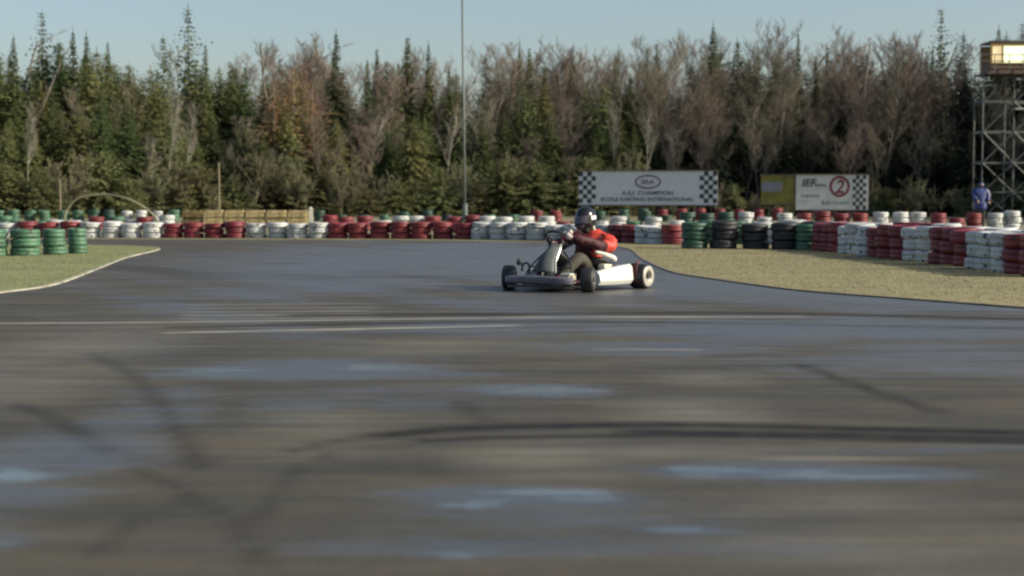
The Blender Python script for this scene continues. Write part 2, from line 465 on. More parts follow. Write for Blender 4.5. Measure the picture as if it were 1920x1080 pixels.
# ------------------------------------------------------------------ tyre stacks
TR = .285
def tyre_mesh(h, colname, top):
    r = TR; w2 = h / 2
    prof = [(r * .60, -w2 * .55), (r * .66, -w2 * .92), (r * .80, -w2), (r * .93, -w2 * .90), (r * .985, -w2 * .62), (r, -w2 * .2), (r * .985, -w2 * .15), (r * .985, w2 * .15), (r, w2 * .2),
            (r * .985, w2 * .62), (r * .93, w2 * .90), (r * .80, w2), (r * .66, w2 * .92), (r * .60, w2 * .55)]
    b = MB(); b.lathe(prof, 22, close=True)
    me = b.mesh('tyre_' + colname.replace(' ', '_'), TC[colname], True)
    bm = bmesh.new(); bm.from_mesh(me); bmesh.ops.recalc_face_normals(bm, faces=bm.faces); bm.to_mesh(me); bm.free()
    return me
TM = {}
def stack(x, y, colname, n, h, label, group, rng=random, sc=1.0):
    root = empty('tyre_stack', (x, y, 0), rng.uniform(0, 6.28)); root.scale = (sc, sc, 1)
    tag(root, label, 'tyre stack', group)
    for k in range(n):
        key = (round(h, 3), colname)
        if key not in TM: TM[key] = tyre_mesh(h, colname, 0)
        t = link('tyre', TM[key], root, (rng.uniform(-.028, .028), rng.uniform(-.028, .028), h * (k + .5)))
        t.rotation_euler = (rng.uniform(-.035, .035), rng.uniform(-.035, .035), rng.uniform(0, 6.28)); t.scale = (rng.uniform(.95, 1.03), rng.uniform(.95, 1.03), 1)
    return root
ORD = ['first', 'second', 'third', 'fourth', 'fifth', 'sixth', 'seventh', 'eighth', 'ninth', 'tenth', 'eleventh', 'twelfth']
def ordw(i): return ORD[i] if i < len(ORD) else f'{i + 1}th'
def row(line, colour_of, n, h, rowname, group, spacing=.58, jit=.02, skip=None, low=0.0):
    """stand stacks along a ground line; colour_of(px) gives the paint at photo column px"""
    P = [Vector((p.x, p.y, 0)) for p in line]
    pos = []; carry = 0.0
    for i in range(len(P) - 1):
        d = P[i + 1] - P[i]; l = d.length; t = carry
        while t < l: pos.append(P[i] + d * (t / l)); t += spacing
        carry = t - l
    items = []
    for p in pos:
        px = 960 + F_PX * p.x / (p.y * math.cos(PITCH))
        if skip and skip(px): continue
        if px < -40 or px > 1960: continue
        items.append((px, p, colour_of(px)))
    items.sort(key=lambda t: t[0])
    runs = {}; last = None; k = 0
    seq = []
    for px, p, c in items:
        if c != last: runs[c] = runs.get(c, 0) + 1; k = 0; last = c
        seq.append((px, p, c, runs[c], k)); k += 1
    tot = {}
    for s in seq: tot[s[2]] = max(tot.get(s[2], 0), s[3])
    for px, p, c, run, k in seq:
        run_txt = f'{ordw(run - 1)} {c} stretch' if tot[c] > 1 else f'{c} stretch'
        lab = f'{c} tyre stack, {ordw(k)} from left in {run_txt} of {rowname}'
        hh_ = h * random.choice((.94, 1.0, 1.0, 1.06))
        stack(p.x + random.uniform(-jit, jit), p.y + random.uniform(-jit * 3, jit * 3), c, n - (random.random() < low), round(hh_, 3), lab, group)

def runs(*a):                        # (x_end, colour) list
    def f(px):
        for x, c in a:
            if px < x: return c
        return a[-1][1]
    return f
# near left stacks, one by one
for x, y, sc_, lab in ((-15, 481, 1, 'green painted tyre stack cut off by the left edge of the grass verge'), (49, 480.5, .94, 'green painted tyre stack, widest of the near group on the left grass'),
                  (103, 479, .75, 'green painted tyre stack, second from right in the near group on left grass'), (146, 476.5, .64, 'green painted tyre stack at the right end of the near group on left grass')):
    p = at(x, y); stack(p.x, p.y, 'green', 3, .165, lab, 'near green tyre stacks on the left grass', sc=sc_)
# long wall straight across the track
B = [at(150, 446.5), at(470, 447), at(870, 449), at(1110, 453), at(1285, 460)]
B.insert(0, at(-60, 446))
row(B, runs((28, 'white'), (160, 'red'), (312, 'white'), (466, 'red'), (626, 'white'), (872, 'red'), (1155, 'white'), (1190, 'red'), (1242, 'white'), (1300, 'red')),
    3, .145, 'long barrier across track', 'tyre stacks of the barrier straight across the track')
# second wall behind it
C = [at(-60, 431), at(500, 431), at(960, 432), at(1280, 433)]
row(C, runs((95, 'green'), (150, 'white'), (205, 'red'), (240, 'green'), (262, 'white'), (300, 'red'), (340, 'white'), (585, 'dark green'), (690, 'red'), (800, 'white'), (912, 'red'), (1055, 'white'), (1120, 'red'), (1165, 'white'), (1215, 'green'), (1290, 'white')),
    3, .165, 'second barrier', 'tyre stacks of the second barrier across the track', spacing=.64, low=.2, jit=.12,
    skip=lambda px: 345 < px < 585)
# third wall, far green one
D = [at(-60, 415), at(345, 415)]
row(D, runs((60, 'green'), (80, 'white'), (150, 'green'), (210, 'dark green'), (300, 'white'), (350, 'green')), 3, .185, 'farthest left barrier', 'tyre stacks of the farthest barrier on the left', spacing=.80, jit=.08)
D2 = [at(600, 415), at(1290, 416)]
row(D2, runs((700, 'dark green'), (760, 'green'), (840, 'dark green'), (905, 'black'), (1000, 'green'), (1100, 'red'), (1300, 'dark green')), 3, .175, 'farthest middle barrier', 'tyre stacks of the farthest barrier in the middle', spacing=1.1, jit=.12, low=.2)
# near right wall, curving towards the camera
E = [at(1303, 467), at(1400, 467.5), at(1512, 469), at(1560, 472), at(1650, 483), at(1785, 497), at(1900, 513), at(1975, 524)]
row(E, runs((1335, 'dark green'), (1492, 'black'), (1538, 'green'), (1592, 'red'), (1648, 'white'), (1706, 'red'), (1752, 'white'), (1824, 'red'), (1908, 'white'), (2000, 'red')),
    3, .188, 'near right barrier', 'tyre stacks of the near right barrier along the grass', spacing=.63, jit=.035)
G = [at(1330, 458) , at(1520, 460), at(1650, 468), at(1800, 480), at(1960, 497)]
row(G, runs((1400, 'dark green'), (1500, 'white'), (1560, 'dark green'), (1690, 'white'), (1760, 'red'), (1830, 'white'), (2000, 'white')),
    3, .185, 'rear right barrier', 'tyre stacks behind the near right barrier', spacing=.66)
Fr = [at(1290, 431), at(1500, 431), at(1980, 431)]
row(Fr, runs((1385, 'dark green'), (1500, 'white'), (1625, 'red'), (1748, 'white'), (1845, 'red'), (2000, 'white')),
    3, .21, 'farther right barrier', 'tyre stacks of the farther right barrier', spacing=.68, jit=.04, low=.06)
Hr = [at(1170, 414), at(1480, 414)]
row(Hr, runs((1240, 'dark green'), (1500, 'red')), 3, .21, 'barrier under billboard', 'tyre stacks under the wide billboard', spacing=1.0)

# ------------------------------------------------------------------ straw bales
straw = mat('straw', (.50, .40, .20), rough=.95, col2=(.30, .24, .12), scale=12, bump=.8, stretch=(1, 1, 3))
straw_d = mat('shaded_straw', (.20, .15, .06), rough=.95, col2=(.11, .085, .035), scale=12, bump=.8)  # darker straw colour paints in the shadow side of the pile
twine = mat('twine', (.35, .25, .12))
yb = baseY(424)
x0 = atY(342, 424, yb).x; x1 = atY(578, 424, yb).x
nb = 6; bw = (x1 - x0) / nb
bale_m = {}
for i in range(nb):
    for k in range(2):
        key = 'd' if i == 0 else 'l'
        if key not in bale_m:
            b = MB(); b.box((0, 0, 0), (bw * .97, .5, .31)); me = b.mesh('straw_bale', straw_d if key == 'd' else straw)
            bm = bmesh.new(); bm.from_mesh(me); bmesh.ops.bevel(bm, geom=bm.edges[:], offset=.05, segments=2, affect='EDGES')
            bmesh.ops.subdivide_edges(bm, edges=bm.edges[:], cuts=2, use_grid_fill=True)
            for v in bm.verts: v.co += Vector((random.uniform(-1, 1), random.uniform(-1, 1), random.uniform(-1, 1))) * .012
            bmesh.ops.recalc_face_normals(bm, faces=bm.faces); bm.to_mesh(me); bm.free()
            t = MB()
            for sx in (-.22, .22):
                t.tube([(sx * bw, -.255, -.158), (sx * bw, -.255, .158), (sx * bw, .255, .158), (sx * bw, .255, -.158), (sx * bw, -.255, -.158)], .008, 4)
            bale_m[key] = (me, t.mesh('twine', twine))
        side = ('straw bale at the left end with painted-in shade' if i == 0 else f'golden straw bale, {ordw(i - 1)} golden one from the left')
        r = empty('straw_bale', (x0 + bw * (i + .5), yb + random.uniform(-.04, .04), 0.015 + .155 + k * .312), random.uniform(-.03, .03))
        tag(r, f'{side}, {"upper" if k else "lower"} layer', 'straw bale', 'straw bales stacked behind the barrier')
        link('bale_body', bale_m[key][0], r); link('twine', bale_m[key][1], r)
wp = mat('white_post_paint', (.62, .60, .54), rough=.6)
b = MB(); p = atY(583, 424, yb); b.box((0, 0, .36), (.14, .14, .72)); b.add([(-.07, -.07, .72), (.07, -.07, .72), (.07, .07, .72), (-.07, .07, .72), (0, 0, .80)], [(0, 1, 4), (1, 2, 4), (2, 3, 4), (3, 0, 4)])
tag(b.build('marker_post', wp, loc=(p.x, p.y, 0)), 'short white post at the right end of the straw bales', 'post')

# ------------------------------------------------------------------ hoop, light pole, marker posts
pale_m = mat('pale_plastic_pipe', (.30, .27, .17), rough=.6)
b = MB(); Yh = 80.0
pts = [atY(x, y, Yh) for x, y in ((121, 408), (126, 393), (140, 376), (160, 368), (190, 364.5), (215, 366.5), (240, 373), (262, 384), (280, 396), (292, 408))]
pts = smooth_line(pts, 4); c0 = pts[0].copy(); c0.z = 0
pts = [p - c0 for p in pts]
b.tube([Vector((0, 0, 0))] + pts + [Vector((pts[-1].x + .1, 0, 0))], .045, 6)
tag(b.build('pipe_hoop', pale_m, smooth=True, loc=c0), 'pale bent pipe arching low over the far left barriers', 'hoop')

steel = mat('galvanised_steel', (.15, .18, .17), rough=.55, metal=.3, var=.15)
Yp = 76.0; p0 = atY(872, 405, Yp); p1 = atY(867.5, 20, Yp)
lean = (p1.x - p0.x) / (p1.z - p0.z)
root = empty('light_pole', (p0.x, Yp, 0)); tag(root, 'tall slender grey steel pole rising out of the picture', 'pole')
b = MB(); b.tube([(0, 0, 0), (lean * 5, 0, 5), (lean * 13.5, 0, 13.5)], [.062, .056, .05], 10); b.build('shaft', steel, root, True)
b = MB(); b.tube([(0, 0, 0), (0, 0, .9)], [.12, .12], 10); b.box((0, 0, .02), (.4, .4, .04)); b.build('base', steel, root)
b = MB(); b.tube([(lean * 13.5, 0, 13.5), (lean * 13.5 + .1, -.6, 13.75), (lean * 13.5 + .1, -1.1, 13.8)], .035, 8); b.box((lean * 13.5 + .1, -1.4, 13.78), (.25, .6, .12)); b.build('lamp_arm', steel, root)
tan_m = mat('weathered_wood', (.25, .22, .14), rough=.9, scale=8)
for x, y, lab in ((411, 305, 'thin pale wooden post standing before the woods, left of centre'), (113, 335, 'short pale wooden post before the woods, far left')):
    Yq = 90; p = atY(x, 405, Yq); top = atY(x, y, Yq).z
    b = MB(); b.tube([(0, 0, 0), (.02, 0, top * .5), (0, 0, top)], [.055, .05, .045], 7)
    tag(b.build('wooden_post', tan_m, loc=(p.x, Yq, 0)), lab, 'post')

# ------------------------------------------------------------------ billboards
board_w = mat('board_white', (.56, .60, .62), rough=.55, var=.10, scale=1.5)
board_w2 = mat('board_offwhite', (.62, .62, .58), rough=.55, var=.12, scale=1.5)
ink = mat('black_ink', (.035, .04, .045)); blueink = mat('slate_ink', (.10, .13, .19)); redink = mat('dark_red_ink', (.22, .035, .055))
violet = mat('muted_violet_ink', (.20, .13, .18)); tealink = mat('teal_ink', (.10, .26, .27))
wood = mat('grey_timber', (.16, .13, .10), rough=.9, scale=8)
def text_mesh(s, size, m, italic=0, ext=.004):
    cu = bpy.data.curves.new('lettering', 'FONT'); cu.body = s; cu.size = size; cu.align_x = 'CENTER'; cu.align_y = 'CENTER'
    cu.extrude = ext; cu.shear = italic; cu.offset = size * .018
    o = bpy.data.objects.new('tmp', cu); COL.objects.link(o)
    dg = bpy.context.evaluated_depsgraph_get(); me = bpy.data.meshes.new_from_object(o.evaluated_get(dg))
    bpy.data.objects.remove(o); bpy.data.curves.remove(cu)
    me.materials.clear(); me.materials.append(m); return me
def fit_text(s, cx, cz, wdt, hgt, m, parent, yoff=-.012, italic=0, name='lettering'):
    me = text_mesh(s, 1.0, m, italic)
    xs = [v.co.x for v in me.vertices]; ys = [v.co.y for v in me.vertices]
    sx = wdt / (max(xs) - min(xs)); sy = hgt / (max(ys) - min(ys)); mx_ = (max(xs) + min(xs)) / 2; my_ = (max(ys) + min(ys)) / 2
    for v in me.vertices: v.co = Vector(((v.co.x - mx_) * sx, yoff - v.co.z, (v.co.y - my_) * sy))
    return link(name, me, parent, (cx, -.04, cz))
def board(name, px0, px1, py0, py1, Y, label, m, tilt):
    a = atY(px0, py1, Y); c = atY(px1, py0, Y)
    W = c.x - a.x; Hh = c.z - a.z; zc = (c.z + a.z) / 2
    root = empty(name, ((a.x + c.x) / 2, Y, 0), tilt); tag(root, label, 'billboard')
    b = MB(); b.box((0, 0, zc), (W, .06, Hh)); b.build('panel', m, root)
    b = MB()
    b.box((0, -.03, zc + Hh / 2 + .03), (W + .12, .12, .06)); b.box((0, -.03, zc - Hh / 2 - .03), (W + .12, .12, .06))
    b.build('frame', wood, root)
    npost = max(2, int(W / 2.2))
    for i in range(npost):
        b = MB(); b.box((-W / 2 + W * (i + .5) / npost, .09, (zc + Hh / 2) / 2), (.12, .1, zc + Hh / 2)); b.build('post', wood, root)
    return root, W, Hh, zc
def checks(root, x0, x1, z0, z1, nc, nr, name='checker_pattern', ph=0, m=None):
    b = MB(); cw = (x1 - x0) / nc; chh = (z1 - z0) / nr
    for i in range(nc):
        for j in range(nr):
            if (i + j + ph) % 2 == 0:
                b.box((x0 + cw * (i + .5), -.036, z0 + chh * (j + .5)), (cw, .012, chh))
    return b.build(name, m or ink, root)
def ring(root, cx, cz, rx, rz, t, m, name='emblem', y=-.04):
    b = MB(); n = 40; vs = []; fs = []
    for k in range(n):
        a = 2 * math.pi * k / n
        for s_, yy in ((1, y), (1 - t, y), (1, -.028), (1 - t, -.028)):
            rr = s_ if s_ == 1 else s_
            vs.append((cx + math.cos(a) * (rx if s_ == 1 else rx - t), yy, cz + math.sin(a) * (rz if s_ == 1 else rz - t)))
    for k in range(n):
        i = 4 * k; j = 4 * ((k + 1) % n)
        fs += [(i, j, j + 1, i + 1), (i, i + 2, j + 2, j), (i + 1, j + 1, j + 3, i + 3)]
    b.add(vs, fs); return b.build(name, m, root)
# the wide one
Yb = 92.0
root, W, Hh, zc = board('billboard', 1083, 1345, 321, 384, Yb, 'wide pale blue-white billboard with checkered ends and an oval emblem', board_w, R(-13))
u = W / 262.0                        # metres per photo pixel on the board
checks(root, -W / 2, -W / 2 + 33 * u, zc - Hh / 2 + .1, zc + Hh / 2 - .02, 4, 7)
checks(root, W / 2 - 33 * u, W / 2, zc - Hh / 2 + .1, zc + Hh / 2 - .02, 4, 7, ph=1)
cx = u * (1215 - 1214); cz = zc + u * (352.5 - 341)
ring(root, cx, cz, 25 * u, 13.5 * u, 3.6 * u, violet)
fit_text('SRA', cx, cz, 26 * u, 9 * u, violet, root)
fit_text('A.S.I. CHAMPION', u * (1214 - 1214), zc - u * 9.3, 98 * u, 8.0 * u, blueink, root)
fit_text('ECOLE KARTING INTERNATIONAL', u * (1214 - 1214), zc - u * 21.0, 176 * u, 7.5 * u, blueink, root)
# the smaller one
root, W, Hh, zc = board('billboard', 1493, 1627, 328, 393, 88.0, 'small white billboard with a round red emblem and a checkered right end', board_w2, R(-11))
u = W / 134.0
checks(root, W / 2 - 29 * u, W / 2 - 4 * u, zc - Hh / 2 + .02, zc + Hh / 2 - .02, 4, 9, ph=1)
ring(root, u * (1574 - 1560), zc + u * 11, 19 * u, 20 * u, 5 * u, redink)
fit_text('2', u * (1574 - 1560), zc + u * 11, 17 * u, 26 * u, redink, root, italic=.2)
fit_text('IEF', u * (1518 - 1560), zc + u * 18, 28 * u, 14 * u, ink, root, italic=.25)
fit_text('ion', u * (1538 - 1560), zc + u * 14, 20 * u, 6 * u, ink, root)
fit_text('KARTING', u * (1520 - 1560), zc - u * 7, 34 * u, 5 * u, blueink, root)
fit_text('SUD', u * (1549 - 1560), zc - u * 20, 18 * u, 7 * u, blueink, root)
fit_text('OUEST', u * (1577 - 1560), zc - u * 20, 32 * u, 6 * u, tealink, root)
# dim yellow one
yel = mat('dull_yellow_paint', (.24, .22, .035), rough=.7, col2=(.13, .12, .03), scale=2)
root, W, Hh, zc = board('billboard', 1427, 1489, 329, 382, 90.0, 'dull yellow board with a grey patch, left of the small white billboard', yel, R(-12))
greyp = mat('grey_patch', (.24, .24, .28), rough=.7)
b = MB(); b.box((-W * .17, -.04, zc + Hh * .10), (W * .60, .02, Hh * .34)); b.build('grey_panel', greyp, root)

# ------------------------------------------------------------------ marshal tower
scaf = mat('scaffold_tube', (.19, .19, .17), rough=.6, metal=.3)
Yt = 96.0; ppm = F_PX / Yt
tx = lambda px: (px - 1840) / ppm
tz = lambda py: CAM_H + (HOR - py) / ppm
p = atY(1840, 400, Yt)
tower = empty('scaffold_tower', (p.x, Yt, 0)); tag(tower, 'tall grey scaffold tower carrying a cabin at the right edge', 'tower')
DX = [0, tx(1898), tx(1956)]; DY = [0, 1.8]
for x in DX:
    for y in DY:
        b = MB(); b.tube([(x, y, 0), (x, y, tz(133))], .045, 8); b.box((x, y, .03), (.2, .2, .06)); b.build('upright', scaf, tower)
LV = [tz(361), tz(306), tz(248), tz(192)]
for z in LV:
    for y in DY:
        b = MB(); b.tube([(-.1, y, z), (DX[2] + .1, y, z)], .05, 7); b.build('ledger', scaf, tower)
    for x in DX:
        b = MB(); b.tube([(x, -.1, z + .06), (x, 1.9, z + .06)], .045, 7); b.build('transom', scaf, tower)
zs = [0.05] + LV + [tz(140)]
for bay in range(2):
    for i in range(len(zs) - 1):
        if i == 3 and bay == 0: pairs = [((DX[bay], zs[i]), (DX[bay + 1], zs[i + 1]))]
        elif i == 4: pairs = [((DX[bay], zs[i]), (DX[bay + 1] - .15, zs[i + 1]))]
        else: pairs = [((DX[bay], zs[i]), (DX[bay + 1], zs[i + 1])), ((DX[bay + 1], zs[i]), (DX[bay], zs[i + 1]))]
        for (xa, za), (xb, zb) in pairs:
            b = MB(); b.tube([(xa, -.07, za), (xb, -.07, zb)], .035, 6); b.build('brace', scaf, tower)
b = MB(); b.box((DX[2] * .78, .2, tz(205)), (DX[2] * .55, .9, .10)); b.build('work_deck', mat('pale_plank', (.55, .54, .48), rough=.8), tower)
b = MB(); b.box((DX[2] * .78, .5, tz(362)), (DX[2] * .5, .9, .08)); b.build('lower_deck', wood, tower)
cab_w = tx(1975) - tx(1852); cx0 = tx(1852)
brown = mat('brown_plywood', (.20, .13, .085), rough=.8, scale=5); ochre = mat('ochre_trim', (.34, .22, .06), rough=.7)
zb, zt_, zwin0, zwin1 = tz(141), tz(84), tz(120), tz(89)
b = MB(); b.box((cx0 + cab_w / 2, .9, tz(139)), (cab_w + .5, 2.7, .12)); b.build('deck', wood, tower)
b = MB(); b.box((cx0 + cab_w / 2, -.22, (tz(137) + zwin0) / 2), (cab_w, .06, zwin0 - tz(137)))
b.box((cx0 + cab_w / 2, 2.0, (tz(137) + zt_) / 2), (cab_w, .06, zt_ - tz(137)))
b.box((cx0, .9, (tz(137) + zwin0) / 2), (.06, 2.16, zwin0 - tz(137))); b.box((cx0 + cab_w, .9, (tz(137) + zt_) / 2), (.06, 2.16, zt_ - tz(137)))
b.build('cabin_wall', brown, tower)
b = MB(); b.box((cx0 + cab_w / 2 + .05, .95, zt_ + .12), (cab_w + .1, 2.5, .09)); b.build('roof', mat('grey_roofing', (.17, .165, .16), rough=.8), tower)
b = MB()
for px in (1852, 1873, 1918, 1974):
    b.box((tx(px), -.22, (zwin0 + zwin1) / 2), (.11, .11, zwin1 - zwin0 + .1))
b.box((cx0 + cab_w / 2, -.22, zwin1 + .06), (cab_w + .1, .09, .13)); b.box((cx0 + cab_w / 2, -.24, zwin0 - .03), (cab_w + .1, .12, .07))
b.build('window_frame', ochre, tower)
pane_l = mat('sun_glow_window_warm', (.6, .5, .3), rough=.3, emit=((.80, .62, .32), .62)); pane_r = mat('sun_glow_window_pale', (.8, .85, .6), rough=.3, emit=((.86, .92, .55), .95))  # panes glow by emission in place of sunlight coming through the cabin
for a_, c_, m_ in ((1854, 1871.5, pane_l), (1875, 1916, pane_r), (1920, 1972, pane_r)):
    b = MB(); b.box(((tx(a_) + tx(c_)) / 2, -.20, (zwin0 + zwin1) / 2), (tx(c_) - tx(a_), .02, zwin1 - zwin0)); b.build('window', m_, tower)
b = MB()
for py in (118, 106): b.tube([(cx0 - .75, -.6, tz(py)), (cx0 + cab_w, -.6, tz(py))], .03, 6)
for k in range(6): b.tube([(cx0 - .75 + k * .85, -.6, tz(139)), (cx0 - .75 + k * .85, -.6, tz(106))], .03, 6)
b.build('railing', scaf, tower)

# ------------------------------------------------------------------ trees
def ribbons_mesh(name, segs, m, wmul=1.0, cross=True):
    """segs: (n,7) array x0 y0 z0 x1 y1 z1 w -> thin crossed ribbons"""
    S = np.asarray(segs, float); n = len(S)
    a = S[:, :3]; c = S[:, 3:6]; w_ = S[:, 6:7] * wmul / 2
    d = c - a; d /= np.linalg.norm(d, axis=1, keepdims=True) + 1e-9
    ref = np.tile([0.3, .2, 1.0], (n, 1)); s1 = np.cross(d, ref); s1 /= np.linalg.norm(s1, axis=1, keepdims=True) + 1e-9
    s2 = np.cross(d, s1)
    V = []; F = []
    for s_ in ((s1, s2) if cross else (s1,)):
        q = np.stack([a - s_ * w_, a + s_ * w_, c + s_ * w_ * .5, c - s_ * w_ * .5], 1).reshape(-1, 3)
        F.append(np.arange(4 * n).reshape(n, 4) + 4 * n * len(V)); V.append(q)
    return np_mesh(name, np.concatenate(V), np.concatenate(F), m)

def spruce_meshes(h, rad, mats_, seed, dens=1.0, ragged=.25, bare=.04, droop=.35, curve=.85, tuft=.30, gap=0.0, trunk_r=.13):
    """height h m; returns trunk mesh and crown mesh made of small needle sprays set on whorled branches"""
    rng = np.random.RandomState(seed)
    V = []; z = bare * h; sides = []
    lump = rng.uniform(0, 6.28, 4)
    while z < h * .985:
        t = (z / h - bare) / (1 - bare)
        L = rad * (1 - t) ** curve * (1 - gap * (.5 + .5 * math.sin(z * 2.3 + lump[0]))) + .03
        nb_ = int(max(4, 8 * dens * (0.45 + .55 * (1 - t))))
        a0 = rng.uniform(0, 6.28)
        for k in range(nb_):
            a = a0 + 6.283 * k / nb_ + rng.normal(0, .25)
            l = L * (1 + ragged * rng.normal()) * (1 + .18 * math.sin(2 * a + lump[1] + z * .5)); l = max(l, .06)
            up0 = .30 if t > .6 else .05
            ns = int(max(3, l / (tuft * .42) * dens))
            s_ = np.linspace(.12, 1, ns)
            x = math.cos(a) * l * s_; y = math.sin(a) * l * s_
            zz = z + l * (up0 * s_ - droop * s_ ** 1.5) + rng.normal(0, .03, ns)
            P = np.stack([x, y, zz], 1)
            for rep in range(2):
                side = rng.choice([-1, 1], ns)
                ang = a + side * rng.uniform(.35, 1.1, ns)
                tl = tuft * rng.uniform(.6, 1.3, ns) * (1.1 - .45 * s_) * (.22 + .78 * (1 - t) ** .7)
                Q = P + np.stack([np.cos(ang) * tl, np.sin(ang) * tl, -tl * rng.uniform(-.1, .75, ns)], 1)
                wd = np.stack([-np.sin(ang), np.cos(ang), rng.normal(0, .8, ns)], 1); wd /= np.linalg.norm(wd, axis=1, keepdims=True)
                ww = (tl * rng.uniform(.28, .5, ns))[:, None]
                V.append(np.stack([P - wd * ww * .35, P + (Q - P) * .5 - wd * ww, Q, P + (Q - P) * .5 + wd * ww], 1).reshape(-1, 3))
        z += (.20 + .16 * (1 - t)) * (h / 12) ** .5 / max(dens, .5) ** .5 * rng.uniform(.8, 1.2)
    # leader spray
    V.append(np.array([[-.04, 0, h * .96], [.04, 0, h * .96], [.012, 0, h * 1.02], [-.012, 0, h * 1.02]]))
    V = np.concatenate(V); F = np.arange(len(V)).reshape(-1, 4)
    crown = np_mesh('crown', V, F, mats_[0])
    b = MB(); b.tube([(0, 0, -.1), (.02, .01, h * .5), (0, 0, h * .985)], [trunk_r * h / 12, trunk_r * .6 * h / 12, .015], 7)
    return b.mesh('trunk', mats_[1], True), crown

def bare_meshes(h, mats_, seed, spread=.42, stems=1, lean=.04, twn=1.0, first=.32, tw=.022, upright=.75):
    rng = random.Random(seed)
    limbs = []; twigs = []
    b = MB()
    def grow(p, d, l, r, lev):
        n = 4 if lev < 2 else 3
        pts = [p]; dd = d.copy(); q = p.copy()
        for i in range(n):
            dd = (dd + Vector((rng.gauss(0, .12), rng.gauss(0, .12), rng.gauss(.05, .06)))).normalized()
            q = q + dd * l / n; pts.append(q.copy())
        if lev <= 1:
            b.tube(pts, [r * (1 - .65 * i / n) for i in range(n + 1)], 6 if lev == 0 else 4, cap=False)
        else:
            for i in range(n): twigs.append((*pts[i], *pts[i + 1], max(r * 2 * (1 - .6 * i / n), tw)))
        if lev >= 4: return
        k = [int(13 * twn), int(6 * twn), int(5 * twn), 4][lev]
        st = first if lev == 0 else .2
        for j in range(k):
            t = st + (1 - st) * (j + rng.random()) / k
            i = min(int(t * n), n - 1); base = pts[i].lerp(pts[i + 1], t * n - i)
            a = rng.uniform(0, 6.283); side = Vector((math.cos(a), math.sin(a), 0))
            ax = (pts[i + 1] - pts[i]).normalized()
            nd = (side * rng.uniform(.5, 1.0) + ax * rng.uniform(.5, 1.1) + Vector((0, 0, upright * rng.uniform(.2, .8)))).normalized()
            ll = l * ([spread, .48, .5, .55][lev]) * (1.15 - .65 * t if lev == 0 else 1.0) * rng.uniform(.65, 1.2)
            grow(base, nd, ll, max(r * .42, .006), lev + 1)
    for s_ in range(stems):
        a = rng.uniform(0, 6.283); off = Vector((math.cos(a), math.sin(a), 0)) * (.25 * s_)
        grow(off + Vector((0, 0, -.1)), Vector((rng.gauss(0, lean) + .12 * (s_ > 0) * math.cos(a), rng.gauss(0, lean) + .1 * (s_ > 0) * math.sin(a), 1)).normalized(),
             h * .93 * (1 - .12 * s_), .085 * h / 11, 0)
    return b.mesh('trunk', mats_[0], True), ribbons_mesh('crown', twigs, mats_[1])

PROTO = {}
def proto(kind, meshes, h):
    PROTO.setdefault(kind, []).append((meshes, h))
# slim spires, full spruces, ragged open ones, mid green firs, larches, bare hardwoods, birches, bushes
for s_ in range(3): proto('spire', spruce_meshes(12, 1.75, (M['spruce'], M['bark']), 10 + s_, 1.5, .20, curve=1.05, tuft=.44), 12)
for s_ in range(4): proto('spruce', spruce_meshes(12, 2.8, (M['spruce'], M['bark']), 20 + s_, 1.45, .30, curve=.72, gap=.15, tuft=.52), 12)
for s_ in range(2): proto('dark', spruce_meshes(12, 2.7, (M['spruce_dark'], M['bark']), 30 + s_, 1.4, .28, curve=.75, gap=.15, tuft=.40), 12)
for s_ in range(2): proto('open', spruce_meshes(12, 2.5, (M['spruce'], M['bark']), 40 + s_, .8, .38, droop=.15, curve=.65, gap=.45, tuft=.52), 12)
for s_ in range(3): proto('fir', spruce_meshes(9, 2.7, (M['fir'], M['bark']), 50 + s_, 1.45, .3, curve=.6, gap=.2, tuft=.42), 9)
for s_ in range(2): proto('larch', spruce_meshes(12, 2.3, (M['larch'], M['bark_grey']), 60 + s_, .9, .35, droop=.1, curve=.6, tuft=.30, bare=.2), 12)
for s_ in range(3): proto('bare', bare_meshes(11, (M['bark_grey'], M['twig']), 70 + s_), 11)
for s_ in range(3): proto('red', bare_meshes(11, (M['bark_grey'], M['twig_red']), 80 + s_, twn=1.1, first=.4), 11)
for s_ in range(2): proto('pale', bare_meshes(11, (M['birch'], M['twig_pale']), 90 + s_, twn=.9, first=.45, spread=.34), 11)
for s_ in range(2): proto('snag', bare_meshes(12, (M['bark_grey'], M['twig_pale']), 95 + s_, twn=.55, first=.15, spread=.16, upright=.3), 12)
for s_ in range(2): proto('brush', bare_meshes(3.2, (M['bramble'], M['bramble']), 100 + s_, stems=4, twn=.8, first=.1, spread=.5, tw=.03), 3.2)
for s_ in range(2): proto('shrub', spruce_meshes(3.2, 1.6, (M['bush'], M['bark']), 110 + s_, 1.7, .4, curve=.45, droop=.1, tuft=.22), 3.2)
CAT = dict(spire='spruce tree', spruce='spruce tree', dark='spruce tree', open='spruce tree', fir='fir tree', larch='larch tree', bare='bare tree', red='bare tree', pale='birch tree', snag='bare tree', brush='bush', shrub='bush')
NAME = dict(spire='spruce_tree', spruce='spruce_tree', dark='spruce_tree', open='spruce_tree', fir='fir_tree', larch='larch_tree', bare='bare_tree', red='bare_tree', pale='birch_tree', snag='bare_tree', brush='brown_bush', shrub='green_bush')
def tree(kind, x, y, h, label, group=None, wide=1.0, rng=random, var=None):
    (tm, cm), ph = PROTO[kind][var if var is not None else rng.randrange(len(PROTO[kind]))]
    r = empty(NAME[kind], (x, y, 0), rng.uniform(0, 6.28)); s_ = h / ph
    r.scale = (s_ * wide, s_ * wide, s_)
    tag(r, label, CAT[kind], group)
    link('trunk', tm, r); link('crown', cm, r); return r

